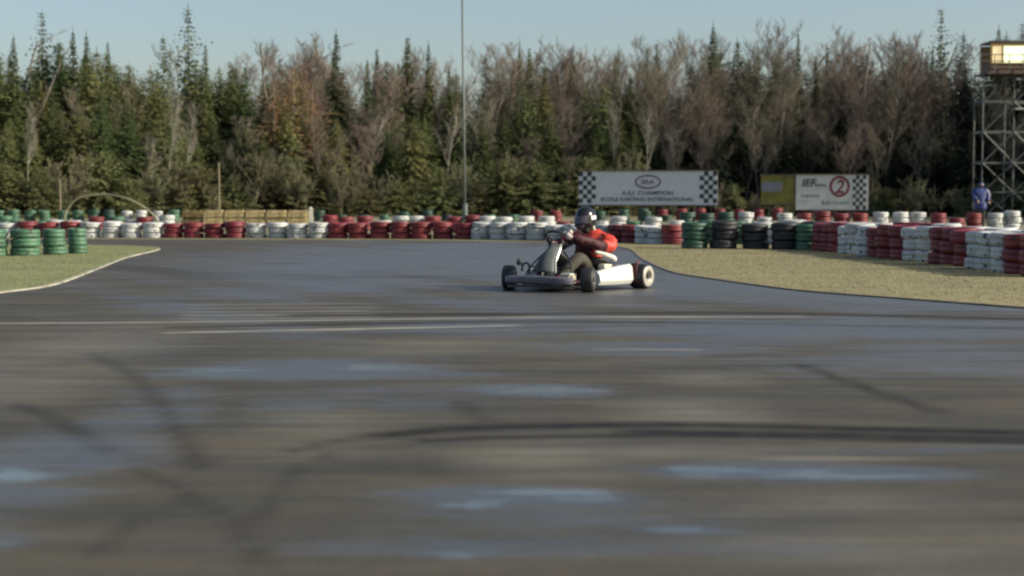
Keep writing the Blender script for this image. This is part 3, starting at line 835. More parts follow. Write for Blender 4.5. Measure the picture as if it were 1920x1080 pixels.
def edge_depth(px):                  # the forest edge bends towards the camera on both sides
    return float(np.interp(px, [-400, 0, 500, 1000, 1500, 1920, 2300], [96, 101, 112, 118, 116, 110, 104]))
def top_at(py, Y): return CAM_H + (HOR - py) * Y / F_PX
KW = dict(spire='narrow spruce spire', spruce='full dark green spruce', dark='broad nearly black spruce', open='ragged open-branched spruce', fir='bushy green fir',
          larch='orange-tan larch', bare='bare brown hardwood', red='bare reddish hardwood', pale='bare pale-barked birch', snag='thin wispy bare tree')
# trees whose tops can be told apart on the skyline (photo column, photo row of the top)
SKY = [(-12, 20, 'snag', 1.6), (12, 60, 'snag', 1.2), (30, 70, 'spire', 1), (84, 22, 'open', .85), (115, 78, 'spruce', 1), (141, 58, 'spire', 1), (166, 66, 'spire', 1.0), (185, 95, 'fir', 1), (206, 80, 'spire', .8),
       (244, 118, 'fir', .9), (285, 128, 'fir', 1), (309, 70, 'open', .8), (356, 16, 'open', .95), (388, 84, 'spire', .8), (413, 125, 'fir', .9), (434, 112, 'spruce', .8), (462, 125, 'spruce', .8),
       (500, 132, 'larch', 1.2), (572, 160, 'larch', 1.3), (530, 180, 'larch', 1.3), (528, 48, 'snag', 1.8), (513, 112, 'larch', 1), (560, 98, 'larch', 1.15), (585, 44, 'snag', 1.5), (545, 135, 'larch', 1.1), (632, 62, 'spire', 1.05), (612, 115, 'bare', .8), (690, 110, 'spire', .7), (708, 90, 'spire', .8), (726, 112, 'spruce', .8),
       (748, 118, 'open', .7), (765, 68, 'spire', .95), (804, 82, 'spire', .8), (842, 122, 'spire', .7), (911, 108, 'open', .9), (936, 62, 'snag', 1.2), (974, 76, 'spire', .5), (992, 88, 'spire', .8),
       (1020, 122, 'spire', .7), (1034, 82, 'snag', 1.2), (1073, 100, 'spire', .8), (1112, 98, 'snag', 1.2), (1153, 106, 'spire', .9), (1168, 100, 'snag', .8), (1212, 88, 'spire', .45), (1230, 82, 'spire', .75), (1262, 104, 'bare', .7), (1290, 100, 'snag', 1),
       (1335, 48, 'spire', 1.05), (1380, 78, 'spruce', .9), (1410, 70, 'snag', 1.5), (1445, 84, 'bare', 1.0), (1494, 64, 'spire', .6), (1527, 102, 'spire', .6), (1548, 86, 'spire', .7), (1600, 56, 'snag', 1.3), (1583, 72, 'snag', 1.2),
       (1668, 54, 'snag', 1.3), (1694, 64, 'snag', 1.2), (1720, 66, 'snag', 1.0), (1760, 16, 'open', .75), (1745, 90, 'spire', .8), (1802, 64, 'dark', .95), (1845, 105, 'dark', .9), (1868, 56, 'spire', 1.1), (1882, 66, 'dark', 1), (1912, 42, 'dark', .8), (1950, 60, 'dark', 1)]
cnt = {}
for px, py, kind, wd in SKY:
    Y = edge_depth(px) + 9 + random.uniform(-3, 3)
    p = atY(px, 380, Y); h = top_at(py, Y)
    cnt[kind] = cnt.get(kind, 0) + 1
    part = 'left half' if px < 960 else 'right half'
    lab = f'{KW[kind]} breaking the skyline, {ordw(cnt[kind] - 1)} such top from the left'
    tree(kind, p.x, Y, h, lab, 'trees whose tops stand out on the skyline', wide=wd)
# the mass of the wood: canopy row (photo row of the general canopy) falls with the photo column
def canopy(px):
    return float(np.interp(px, [-100, 0, 60, 120, 200, 270, 330, 400, 480, 540, 600, 660, 700, 830, 900, 1000, 1100, 1200, 1300, 1400, 1500, 1600, 1700, 1800, 2000],
                               [100, 100, 112, 84, 100, 140, 125, 122, 145, 118, 120, 142, 138, 135, 125, 122, 135, 122, 115, 102, 112, 104, 96, 118, 112]))
def pick(px, row, rng):
    u = rng.random()
    if px < 490: opts = [('fir', .50), ('spruce', .80), ('bare', .88), ('pale', .94), ('larch', .95), ('spire', 1)] if row < 3 else [('spruce', .6), ('fir', .9), ('bare', 1)]
    elif px < 880: opts = [('fir', .42), ('spruce', .72), ('bare', .80), ('red', .90), ('larch', .96 if px < 620 else .91), ('pale', 1)] if row < 3 else [('bare', .4), ('red', .75), ('spruce', 1)]
    elif px < 1200: opts = [('fir', .42), ('spruce', .68), ('bare', .82), ('red', .95), ('pale', 1)] if row < 3 else [('bare', .4), ('red', .75), ('spruce', 1)]
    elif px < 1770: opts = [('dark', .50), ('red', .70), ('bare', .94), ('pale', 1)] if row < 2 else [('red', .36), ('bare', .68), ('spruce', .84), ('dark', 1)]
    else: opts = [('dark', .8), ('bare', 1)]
    for k, v in opts:
        if u < v: return k
GR = dict(spire='spires', spruce='spruces', dark='dark spruces', open='open spruces', fir='firs', larch='larches', bare='brown bare trees', red='reddish bare trees', pale='birches')
rng = random.Random(11)
for row_ in range(6):
    px = -120 + row_ * 13
    while px < 2060:
        Y = edge_depth(px) + [0, 3, 6.5, 11, 15, 20][row_] + rng.uniform(-1.3, 1.3)
        cy = canopy(px) + [95, 55, 25, 4, 0, 2][row_] + rng.uniform(-12, 34 if row_ > 2 else 75)
        k = pick(px, row_, rng)
        p = atY(px, 380, Y)
        tree(k, p.x, Y, top_at(cy, Y), f'{KW[k]} crowded inside the wood below the skyline', f'{GR[k]} crowded inside the wood', wide=rng.uniform(.85, 1.25), rng=rng)
        px += [44, 44, 42, 42, 46, 52][row_] * rng.uniform(.75, 1.25)
# brush along the foot of the wood
px = -100
while px < 2020:
    Y = edge_depth(px) - rng.uniform(2.0, 4.5); p = atY(px, 380, Y)
    k = 'shrub' if rng.random() < (.6 if px < 1200 else .3) else 'brush'
    h = rng.uniform(1.8, 4.2) if px < 1200 else rng.uniform(1.4, 2.6)
    tree(k, p.x, Y, h, 'low green bush at the foot of the wood' if k == 'shrub' else 'low brown leafless bush at the foot of the wood',
         'green bushes at the foot of the wood' if k == 'shrub' else 'brown bushes at the foot of the wood', wide=rng.uniform(.8, 1.3), rng=rng)
    px += rng.uniform(20, 42)
for px, top, lab in ((515, 150, 'orange-tan larch in front of the wood, left one of three'), (552, 128, 'orange-tan larch in front of the wood, middle one of three'), (588, 165, 'orange-tan larch in front of the wood, right one of three')):
    Y = edge_depth(px) + 2.2; p = atY(px, 400, Y); tree('larch', p.x, Y, top_at(top, Y), lab, None, wide=1.15)
# pale trunks that stand out in front of the darker trees
for px, top, lean_, lab in ((312, 150, .10, 'left one of two leaning pale birches left of centre'), (337, 165, .09, 'right one of two leaning pale birches left of centre'),
                            (42, 165, .05, 'forked pale bare tree near the left edge'), (1146, 165, 0, 'pale slim birch above the left end of the wide billboard'),
                            (1216, 175, 0, 'pale slim birch above the middle of the wide billboard'), (500, 250, .06, 'young pale bare tree behind the straw bales'), (165, 250, 0, 'young pale bare tree behind the pipe hoop')):
    Y = edge_depth(px) - 1.5; p = atY(px, 400, Y)
    t = tree('pale', p.x, Y, top_at(top + 30, Y), lab, None, wide=.6); t.rotation_euler.y = lean_; t.rotation_euler.z = 0
# trees right of the frame that shade the right side of the wood
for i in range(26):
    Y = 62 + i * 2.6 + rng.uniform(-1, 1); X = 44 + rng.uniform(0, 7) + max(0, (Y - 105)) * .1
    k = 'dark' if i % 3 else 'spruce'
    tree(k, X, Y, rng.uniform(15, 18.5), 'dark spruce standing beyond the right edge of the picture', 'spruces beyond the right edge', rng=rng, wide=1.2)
# far-off wood behind, one mass
VV = []; FF = []; nv = 0
def mesh_np(me):
    v = np.empty(len(me.vertices) * 3, np.float32); me.vertices.foreach_get('co', v)
    f = np.empty(len(me.loops), np.int32); me.loops.foreach_get('vertex_index', f); return v.reshape(-1, 3), f.reshape(-1, 4)
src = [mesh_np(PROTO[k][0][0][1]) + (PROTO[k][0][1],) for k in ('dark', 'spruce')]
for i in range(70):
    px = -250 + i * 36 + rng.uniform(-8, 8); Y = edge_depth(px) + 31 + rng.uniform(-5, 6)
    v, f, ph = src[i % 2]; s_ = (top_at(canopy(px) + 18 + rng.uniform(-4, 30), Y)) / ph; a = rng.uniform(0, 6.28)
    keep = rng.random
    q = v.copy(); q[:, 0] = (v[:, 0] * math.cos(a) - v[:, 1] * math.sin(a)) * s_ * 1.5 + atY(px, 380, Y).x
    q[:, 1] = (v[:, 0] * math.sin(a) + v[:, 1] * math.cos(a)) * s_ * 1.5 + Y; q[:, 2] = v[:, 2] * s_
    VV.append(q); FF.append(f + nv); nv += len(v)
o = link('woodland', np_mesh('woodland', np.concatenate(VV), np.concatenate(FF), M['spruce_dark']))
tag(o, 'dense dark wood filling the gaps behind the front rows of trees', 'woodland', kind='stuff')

# ------------------------------------------------------------------ kart
def skin(name, pts, rad, edges, mats, parent=None, sub=2, root=0, flat=False):
    """one continuous skinned surface over connected joints"""
    me = bpy.data.meshes.new(name); me.from_pydata([tuple(p) for p in pts], edges, []); me.update()
    o = bpy.data.objects.new('tmp', me); COL.objects.link(o)
    md = o.modifiers.new('skin', 'SKIN')
    if not me.skin_vertices: me.skin_vertices.new()
    sv = me.skin_vertices[0].data
    for i, r in enumerate(rad):
        sv[i].radius = (r, r) if not isinstance(r, tuple) else r
        sv[i].use_root = (i == root)
    ss = o.modifiers.new('sub', 'SUBSURF'); ss.levels = sub; ss.render_levels = sub
    dg = bpy.context.evaluated_depsgraph_get(); out = bpy.data.meshes.new_from_object(o.evaluated_get(dg))
    bpy.data.objects.remove(o)
    out.materials.clear(); out.materials.append(mats)
    out.polygons.foreach_set('use_smooth', [True] * len(out.polygons)); out.name = name
    return link(name, out, parent)

KA = R(55)
fwd = Vector((-math.cos(KA), -math.sin(KA), 0)); lft = Vector((math.sin(KA), -math.cos(KA), 0))
FLc = at(1103, 549)
KO = FLc - fwd * .52 - lft * .53
KROT = math.atan2(fwd.y, fwd.x)
rubber = mat('kart_rubber', (.022, .022, .023), rough=.55, col2=(.012, .012, .012), scale=20)
rimm = mat('cream_rim', (.42, .40, .33), rough=.4, metal=.2)
rimd = mat('dull_alloy_rim', (.20, .20, .19), rough=.4, metal=.5)
tubem = mat('dark_frame_tube', (.05, .045, .045), rough=.4, metal=.4)
nosem = mat('lilac_grey_plastic', (.13, .12, .15), rough=.4, var=.4, scale=5)
whitem = mat('white_plastic', (.60, .61, .55), rough=.35, var=.12, scale=3)
blackm = mat('black_plastic', (.022, .022, .026), rough=.45)
fairm = mat('pale_grey_fairing', (.075, .09, .095), rough=.6, var=.6, scale=4)
creamm = mat('cream_plastic', (.62, .58, .42), rough=.4)
alum = mat('aluminium', (.45, .44, .42), rough=.35, metal=.8)
kart = empty('kart', (KO.x, KO.y, .004), KROT)
tag(kart, 'low open racing kart with lilac-grey nose and white side pods cornering on the wet track', 'kart')
def wheel(x, y, r, w_, steer=0, rim=rimd, disc=False):
    rt = empty('wheel', (x, y, r), steer); rt.parent = kart
    Mx = Matrix.Rotation(R(90), 4, 'X')
    h = w_ / 2
    b = MB(); b.lathe([(r * .52, -h * .9), (r * .60, -h), (r * .82, -h * 1.0), (r * .95, -h * .88), (r, -h * .6), (r * 1.003, 0), (r, h * .6), (r * .95, h * .88), (r * .82, h), (r * .60, h), (r * .52, h * .9)], 32, Mx, close=True)
    b.build('tyre', rubber, rt, True)
    b = MB(); b.lathe([(.0, -h * .45), (r * .30, -h * .45), (r * .34, -h * .8), (r * .58, -h * .98), (r * .58, h * .98), (r * .34, h * .8), (r * .30, h * .45), (0, h * .45)], 24, Mx)
    b.build('rim', rim, rt, True)
    b = MB(); b.lathe([(0, -h * 1.02), (r * .18, -h * 1.02), (r * .20, -h * .6), (r * .20, h * .6), (r * .18, h * 1.02), (0, h * 1.02)], 12, Mx)
    b.build('hub', blackm, rt)
    if rim is rimm:                # pale sidewall ring of the rear wheel
        b = MB(); b.lathe([(r * .46, h * .99), (r * .50, h * 1.03), (r * .80, h * 1.03), (r * .84, h * .99)], 28, Mx)
        b.lathe([(r * .46, -h * .99), (r * .50, -h * 1.03), (r * .80, -h * 1.03), (r * .84, -h * .99)], 28, Mx); b.build('wheel_cover', rimm, rt, True)
    return rt
wheel(.52, .53, .138, .14, R(24)); wheel(.52, -.53, .138, .14, R(24))
wheel(-.53, .58, .142, .21, 0, rimm); wheel(-.53, -.58, .142, .21, 0, rimd)
b = MB(); b.tube([(-.53, -.66, .142), (-.53, .66, .142)], .02, 10); b.build('rear_axle', alum, kart)
b = MB()
for s_ in (-1, 1):
    b.tube(smooth_line([(-.78, s_ * .26, .07), (-.45, s_ * .30, .06), (0, s_ * .32, .055), (.35, s_ * .22, .055), (.62, s_ * .18, .06), (.78, s_ * .14, .08)], 5), .016, 8)
    b.tube([(.52, s_ * .20, .06), (.52, s_ * .46, .10)], .014, 8); b.tube([(.52, s_ * .455, .06), (.52, s_ * .455, .20)], .018, 8)
b.tube([(-.2, -.31, .06), (-.2, .31, .06)], .015, 8); b.tube([(.5, -.2, .06), (.5, .2, .06)], .015, 8); b.tube([(-.78, -.27, .07), (-.78, .27, .07)], .015, 8)
b.build('frame', tubem, kart, True)
b = MB(); b.box((.36, 0, .045), (.62, .42, .008)); b.build('floor_tray', alum, kart)
# nose: an arched bumper fairing, rounded section swept along an arc
def sweep(path, sect, cap=True):
    b = MB(); vs = []; fs = []; n = len(sect)
    for i, p in enumerate(path):
        t = (path[min(i + 1, len(path) - 1)] - path[max(i - 1, 0)]).normalized(); nx = Vector((t.y, -t.x, 0)).normalized()
        for (u_, v_) in sect: vs.append(p + nx * u_ + Vector((0, 0, v_)))
    for i in range(len(path) - 1):
        for k in range(n): a = i * n + k; c = i * n + (k + 1) % n; fs.append((a, c, c + n, a + n))
    fs.append(tuple(range(n))); fs.append(tuple(range((len(path) - 1) * n, len(path) * n))[::-1])
    b.add(vs, fs); return b
path = smooth_line([Vector(p) for p in ((.66, .415, .125), (.73, .36, .13), (.78, .20, .135), (.80, 0, .14), (.78, -.20, .135), (.73, -.36, .13), (.66, -.43, .125))], 5)
sect = [(-.02, -.05), (.03, -.045), (.055, -.015), (.055, .012), (.035, .034), (-.01, .045), (-.05, .03), (-.05, -.035)]
sweep(path, sect).build('nose_fairing', nosem, kart, True, bevel=.006)
b = sweep([p + Vector((-.01, 0, -.06)) for p in path], [(-.03, -.03), (.055, -.03), (.06, .0), (-.03, .0)]); b.build('front_bumper', blackm, kart)
b = MB(); b.tube(smooth_line([Vector(p) for p in ((.66, -.26, .22), (.66, -.24, .30), (.64, -.18, .30), (.63, -.18, .18))], 4), .012, 6); b.lathe([(0, .30), (.03, .30), (.035, .34), (.02, .37), (0, .375)], 10, Matrix.Translation((.65, -.30, -.015))); b.build('fairing_bracket', blackm, kart)
b = MB()   # white splash panel where the fairing meets the left side
b.box((.66, .36, .200), (.13, .13, .02)); b.build('fairing_tip', whitem, kart, bevel=.006)
# front panel (steering fairing): curved shield leaning back
b = MB(); vs = []; fs = []; nu, nv_ = 8, 9
for j in range(nv_):
    t = j / (nv_ - 1)
    c = Vector((.70, 0, .22)).lerp(Vector((.40, -.02, .53)), t) + Vector((.05 * math.sin(t * 3.14), 0, 0))
    hw = .110 * (1 - t) ** .9 + .055
    for i in range(nu + 1):
        s_ = -1 + 2 * i / nu
        vs.append(c + Vector((-.09 * s_ * s_, s_ * hw, -.02 * s_ * s_)))
for j in range(nv_ - 1):
    for i in range(nu): a = j * (nu + 1) + i; fs.append((a, a + 1, a + nu + 2, a + nu + 1))
b.add(vs, fs); o = b.build('front_panel', fairm, kart, True); sm = o.modifiers.new('thick', 'SOLIDIFY'); sm.thickness = .006
b = MB(); b.tube([vs[j * (nu + 1) + nu] + Vector((.004, 0, .004)) for j in range(nv_)], .007, 6); b.build('panel_sun_edge', whitem, kart, True)  # white strip stands in for sunlight catching the panel edge
# side pods
def pod(s_):
    b = MB(); n = 14; sect2 = []
    for i in range(n + 1):
        t = i / n; x = .24 - .60 * t
        out = .50 + .07 * math.sin(min(t * 1.4, 1) * 1.57) ; top = .215 + .075 * t ** .7; bot = .06
        out *= 1
        sect2.append([(x, s_ * .36, bot + .02), (x, s_ * (out - .02), bot), (x, s_ * (out + .015), bot + .05), (x, s_ * out, top - .04), (x, s_ * (out - .03), top), (x, s_ * .38, top - .02)])
    vs = [v for r_ in sect2 for v in r_]; fs = []
    for i in range(n):
        for k in range(6): a = i * 6 + k; c = i * 6 + (k + 1) % 6; fs.append((a, c, c + 6, a + 6))
    fs += [tuple(range(6)), tuple(range(n * 6, n * 6 + 6))[::-1]]
    b.add(vs, fs); return b.build('side_pod', whitem, kart, False, bevel=.008)
pod(1); pod(-1)
b = MB(); b.tube([(-.40, .585, .20), (-.40, .60, .30), (-.47, .60, .32)], .014, 6); b.box((-.395, .55, .19), (.012, .12, .20)); b.build('pod_end_plate', mat('dull_maroon_plastic', (.12, .03, .035)), kart)
# rear bumper bar
b = MB(); b.tube(smooth_line([Vector(p) for p in ((-.60, .40, .20), (-.78, .46, .22), (-.86, .30, .22), (-.87, 0, .22), (-.86, -.30, .22), (-.78, -.46, .22), (-.60, -.40, .20))], 4), .018, 8)
b.tube([(-.86, .26, .22), (-.78, .26, .08)], .014, 6); b.tube([(-.86, -.26, .22), (-.78, -.26, .08)], .014, 6); b.build('rear_bumper', blackm, kart, True)
# seat shell
b = MB(); vs = []; fs = []; cu = [(-.02, .07), (-.12, .07), (-.22, .09), (-.30, .16), (-.36, .27), (-.41, .38), (-.45, .46)]
for i, (x, z) in enumerate(cu):
    hw = .17 + .02 * math.sin(i); lip = .17 if i > 2 else .13
    for y, dz, dx in ((-hw - .03, lip, .10 if i > 3 else 0), (-hw, .06, .06 if i > 3 else 0), (-hw * .6, .0, 0), (0, -.01, 0), (hw * .6, 0, 0), (hw, .06, .06 if i > 3 else 0), (hw + .03, lip, .10 if i > 3 else 0)):
        vs.append((x + dx, y, z + dz * (1 if i < 4 else .25)))
for i in range(len(cu) - 1):
    for k in range(6): a = i * 7 + k; fs.append((a, a + 1, a + 8, a + 7))
b.add(vs, fs); o = b.build('seat', blackm, kart, True); sm = o.modifiers.new('thick', 'SOLIDIFY'); sm.thickness = .012
# engine and exhaust on the right, radiator / tank on the left, column, wheel
b = MB(); b.box((-.32, -.40, .15), (.20, .16, .16)); b.lathe([(0, 0), (.065, 0), (.065, .10), (.05, .12), (0, .12)], 12, Matrix.Translation((-.30, -.40, .23)))
for k in range(5): b.lathe([(.0, 0), (.078, 0), (.078, .006), (0, .006)], 12, Matrix.Translation((-.30, -.40, .235 + .02 * k)))
b.build('engine', alum, kart)
b = MB(); b.tube(smooth_line([Vector(p) for p in ((-.38, -.36, .2), (-.50, -.30, .24), (-.62, -.24, .24), (-.70, .10, .24))], 4), [.03] * 5 + [.05] * 8, 8); b.build('exhaust', tubem, kart, True)
b = MB(); b.box((-.10, .36, .25), (.16, .10, .08)); b.build('carburettor_airbox', creamm, kart, bevel=.02)
b = MB(); b.box((.20, .0, .12), (.20, .22, .13)); b.build('fuel_tank', creamm, kart, bevel=.025)
b = MB(); b.tube([(.52, 0, .10), (.22, 0, .54)], .012, 8); b.build('steering_column', alum, kart)
Wc = Vector((.24, -.04, .575)); Wn = Vector((.56, 0, -.83)).normalized(); Wa = Vector((0, 1, 0)); Wb = Wn.cross(Wa).normalized()
def rim_pt(a, r=.155): return Wc + Wa * math.cos(a) * r + Wb * math.sin(a) * r
STE = R(20)
b = MB(); b.tube([rim_pt(2 * math.pi * k / 28) for k in range(29)], .013, 8, cap=False)
for a in (STE, STE + math.pi, STE + math.pi * 1.5): b.tube([Wc, rim_pt(a)], .009, 6)
b.build('steering_wheel', blackm, kart, True)
b = MB()
for s_ in (-1, 1): b.tube([(.60, s_ * .12, .06), (.63, s_ * .12, .16), (.63, s_ * .05, .17)], .008, 6)
b.build('pedals', alum, kart)

b = MB(); b.tube(smooth_line([Vector(p) for p in ((.55, .30, .07), (.50, .30, .20), (.42, .22, .34), (.36, .10, .44))], 4), .011, 6)
b.tube(smooth_line([Vector(p) for p in ((.55, -.30, .07), (.50, -.30, .20), (.42, -.22, .34), (.36, -.12, .44))], 4), .011, 6)
b.tube([(.47, .28, .26), (.47, -.28, .26)], .010, 6); b.build('fairing_hoop', blackm, kart, True)
b = MB(); b.tube([(.50, .02, .11), (.52, .46, .13)], .008, 6); b.tube([(.50, -.02, .11), (.52, -.46, .13)], .008, 6); b.build('tie_rod', alum, kart, True)
b = MB()
for k_ in range(3): b.tube(smooth_line([Vector(p) for p in ((.56, .16, .16 + .01 * k_), (.30, .30, .09), (.0, .31 + .01 * k_, .12), (-.25, .30, .22))], 5), .006, 5)
b.build('cable', mat('dull_red_cable', (.16, .03, .03)), kart)
b = MB(); b.box((-.09, .535, .17), (.16, .012, .012)); b.box((-.09, .538, .14), (.30, .012, .018)); b.build('pod_stripe', mat('faded_green_tape', (.30, .40, .33)), kart)

# ------------------------------------------------------------------ driver
suit = mat('red_jacket', (.62, .055, .032), rough=.6, var=.35, scale=9, bump=.5)
pants = mat('dark_olive_trousers', (.055, .050, .036), rough=.85, var=.35, scale=8, bump=.5)
skinm = mat('skin', (.45, .28, .20), rough=.55)
helm = mat('black_helmet_shell', (.014, .014, .018), rough=.16)
helw = mat('white_helmet_glint', (.72, .72, .70), rough=.15, var=.05)
visor = mat('smoked_visor', (.085, .075, .10), rough=.15)
glovem = mat('black_glove', (.018, .020, .03), rough=.7); glovep = mat('pale_glove', (.55, .48, .44), rough=.7)
bootm = mat('black_boot', (.02, .02, .02), rough=.5)
stripem = mat('white_cloth', (.72, .70, .62), rough=.7)
scarf = mat('dark_collar', (.030, .026, .016), rough=.8)
drv = empty('person', (KO.x, KO.y, .004), KROT)
tag(drv, 'kart driver in red jacket and dark helmet gripping the steering wheel', 'person')
hipL = (-.20, .10, .17); pel = (-.26, 0, .17)
hR = rim_pt(STE + math.pi); hL = rim_pt(STE)
J = {'pel': (-.24, .01, .17), 'wa': (-.29, .02, .30), 'ch': (-.28, .03, .47), 'nk0': (-.24, .04, .60), 'nk': (-.21, .045, .68), 'hd': (-.19, .05, .77), 'hd2': (-.19, .05, .84),
     'shL': (-.26, .22, .575), 'elL': (-.19, .39, .46), 'wrL': (.10, .235, .46), 'shR': (-.24, -.145, .585), 'elR': (-.06, -.30, .46), 'wrR': (.13, -.20, .56),
     'hpL': (-.20, .11, .17), 'knL': (.20, .20, .38), 'anL': (.50, .13, .12), 'ftL': (.64, .13, .13),
     'hpR': (-.20, -.09, .17), 'knR': (.20, -.17, .40), 'anR': (.50, -.13, .12), 'ftR': (.64, -.13, .13)}
J['wrL'] = tuple(hL + Vector((-.075, .03, -.01))); J['wrR'] = tuple(hR + Vector((-.075, -.02, -.01)))
def body_part(name, keys, rad, edges, m, parent, root=0, sub=2):
    return skin(name, [J[k] for k in keys], rad, edges, m, parent, sub, root)
keys = ['pel', 'wa', 'ch', 'nk0', 'nk', 'hd', 'hd2', 'shL', 'elL', 'wrL', 'shR', 'elR', 'wrR', 'hpL', 'knL', 'anL', 'ftL', 'hpR', 'knR', 'anR', 'ftR']
rad = [.12, .115, .13, .07, .052, .085, .075, .058, .042, .028, .058, .042, .028, .08, .055, .038, .030, .08, .055, .038, .030]
ed = [(0, 1), (1, 2), (2, 3), (3, 4), (4, 5), (5, 6), (3, 7), (7, 8), (8, 9), (3, 10), (10, 11), (11, 12), (0, 13), (13, 14), (14, 15), (15, 16), (0, 17), (17, 18), (18, 19), (19, 20)]
body_part('body', keys, rad, ed, skinm, drv)
kj = ['wa', 'ch', 'nk0', 'nk', 'shL', 'elL', 'wrL', 'shR', 'elR', 'wrR', 'pel']
for a_, b_, k_, t_ in (('shL', 'elL', 'uL', .5), ('elL', 'wrL', 'fL', .35), ('shR', 'elR', 'uR', .5), ('elR', 'wrR', 'fR', .4)):
    J[k_] = tuple(Vector(J[a_]).lerp(Vector(J[b_]), t_))
J['uL'] = (J['uL'][0] - .02, J['uL'][1] + .03, J['uL'][2] + .03)
kj += ['uL', 'fL', 'uR', 'fR']
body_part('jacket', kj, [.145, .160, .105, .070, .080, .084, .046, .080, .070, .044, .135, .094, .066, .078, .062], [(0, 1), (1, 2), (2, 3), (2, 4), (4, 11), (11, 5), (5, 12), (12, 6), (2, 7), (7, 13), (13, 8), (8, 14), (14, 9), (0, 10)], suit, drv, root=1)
kp = ['pel', 'hpL', 'knL', 'anL', 'hpR', 'knR', 'anR']
_j = bpy.data.objects['jacket']
_j.data.materials.append(mat('jacket_shade_maroon', (.075, .012, .018), rough=.7, var=.4, scale=9, bump=.5))  # shade on chest and forearms painted in as darker red
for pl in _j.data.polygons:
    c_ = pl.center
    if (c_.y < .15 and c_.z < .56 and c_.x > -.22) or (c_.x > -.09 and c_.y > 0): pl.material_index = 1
from mathutils import noise as mnoise
for v in _j.data.vertices:
    k_ = mnoise.noise(v.co * 13) * .024 + mnoise.noise(v.co * 28) * .012
    v.co += v.normal * k_
body_part('trousers', kp, [.15, .105, .080, .058, .105, .080, .058], [(0, 1), (1, 2), (2, 3), (0, 4), (4, 5), (5, 6)], pants, drv)
for s_, k1, k2 in (('L', 'anL', 'ftL'), ('R', 'anR', 'ftR')):
    a = Vector(J[k1]); c = Vector(J[k2])
    skin('boot', [a + Vector((-.03, 0, .10)), a + Vector((0, 0, .0)), a + Vector((.04, 0, -.035)), c + Vector((0, 0, .0)), c + Vector((.02, 0, .05))], [.052, .050, .048, .042, .036], [(0, 1), (1, 2), (2, 3), (3, 4)], bootm, drv)
def offs(t0, t1, pa, pb, o): return (Vector(pa).lerp(Vector(pb), t0) + Vector(o)), (Vector(pa).lerp(Vector(pb), t1) + Vector(o))
# white stripe along the underside of the left sleeve and jacket hem, dark elbow patch
a = Vector(J['elL']); h_ = Vector(J['wa'])
skin('sleeve_stripe', [a + Vector((.20, -.10, -.03)), a + Vector((.10, -.01, -.065)), a + Vector((.0, .035, -.10)), a + Vector((-.07, .01, -.135))], [.022, .028, .030, .024], [(0, 1), (1, 2), (2, 3)], stripem, drv)
skin('collar', [Vector(J['nk0']) + Vector((.055, -.02, .04)), Vector(J['nk']) + Vector((.03, 0, .0)), Vector(J['nk']) + Vector((-.03, .0, .02))], [.085, .095, .09], [(0, 1), (1, 2)], scarf, drv)
skin('cushion', [Vector(J['pel']) + Vector((-.04, .24, .06)), Vector(J['pel']) + Vector((.05, .25, .12)), Vector(J['pel']) + Vector((.18, .19, .15))], [.070, .095, .07], [(0, 1), (1, 2)], pants, drv)
def hand(P, sgn, m):
    """gloved hand closed round the wheel rim: palm plus four fingers and a thumb"""
    P = Vector(P); rad_dir = (P - Wc).normalized(); tan = Wn.cross(rad_dir).normalized() * (1 if sgn > 0 else -1)
    back = -Wn
    palm0 = P + back * .045 + rad_dir * .018; pts = [P + back * .085 + rad_dir * .03, palm0, P + back * .030 + rad_dir * .022 + tan * .02]
    rr = [.026, .034, .030]; eds = [(0, 1), (1, 2)]
    o = skin('glove', pts, rr, eds, m, drv)
    for k in range(4):
        f = (k - 1.5) * .020; ln = [.9, 1.05, 1.0, .8][k]
        base = P + back * .028 + rad_dir * .03 + tan * f
        q = [base, base + Wn * .030 * ln + rad_dir * .006, base + Wn * .052 * ln - rad_dir * .024, base + Wn * .036 * ln - rad_dir * .048 * ln]
        skin('finger', q, [.0125, .0115, .0105, .009], [(0, 1), (1, 2), (2, 3)], m, o, 1)
    tb = P + back * .045 - rad_dir * .008 + tan * .030
    skin('thumb', [tb, tb + Wn * .022 - rad_dir * .022 + tan * .016, tb + Wn * .048 - rad_dir * .020 + tan * .010], [.015, .0125, .010], [(0, 1), (1, 2)], m, o, 1)
hand(hR, -1, glovem); hand(hL, 1, glovep)
# helmet
HM = Matrix.Translation(Vector(J['hd']) + Vector((.01, 0, .035))) @ Matrix.Rotation(R(-14), 4, 'Z') @ Matrix.Rotation(R(6), 4, 'Y')
def hel_surf(name, us, vs_, sx, sy, sz, m, parent, chin=0.0, nseg=(24, 16), off=1.0):
    b = MB(); V_ = []; nu, nv = nseg
    for j in range(nv + 1):
        for i in range(nu + 1):
            u_ = us[0] + (us[1] - us[0]) * i / nu; v_ = vs_[0] + (vs_[1] - vs_[0]) * j / nv
            x = math.cos(v_) * math.cos(u_); y = math.cos(v_) * math.sin(u_); z = math.sin(v_)
            push = chin * max(0, x) * max(0, -z + .1)
            V_.append(HM @ Vector(((x * sx + push) * off, y * sy * off * (1 - .10 * max(0, -z)), z * sz * off)))
    f_ = [(j * (nu + 1) + i, j * (nu + 1) + i + 1, (j + 1) * (nu + 1) + i + 1, (j + 1) * (nu + 1) + i) for j in range(nv) for i in range(nu)]
    b.add(V_, f_); return b.build(name, m, parent, True)
hh = hel_surf('helmet', (0, 2 * math.pi), (-1.05, math.pi / 2), .138, .112, .138, helm, drv, chin=.07, nseg=(40, 24))
hel_surf('visor', (-1.15, 1.15), (-.32, .28), .138, .112, .138, visor, hh, chin=.07, off=1.03)
hel_surf('helmet_glint', (1.45, 2.1), (-.12, .20), .138, .112, .138, helw, hh, chin=.07, off=1.035)  # white patch paints the sun's highlight on the helmet side
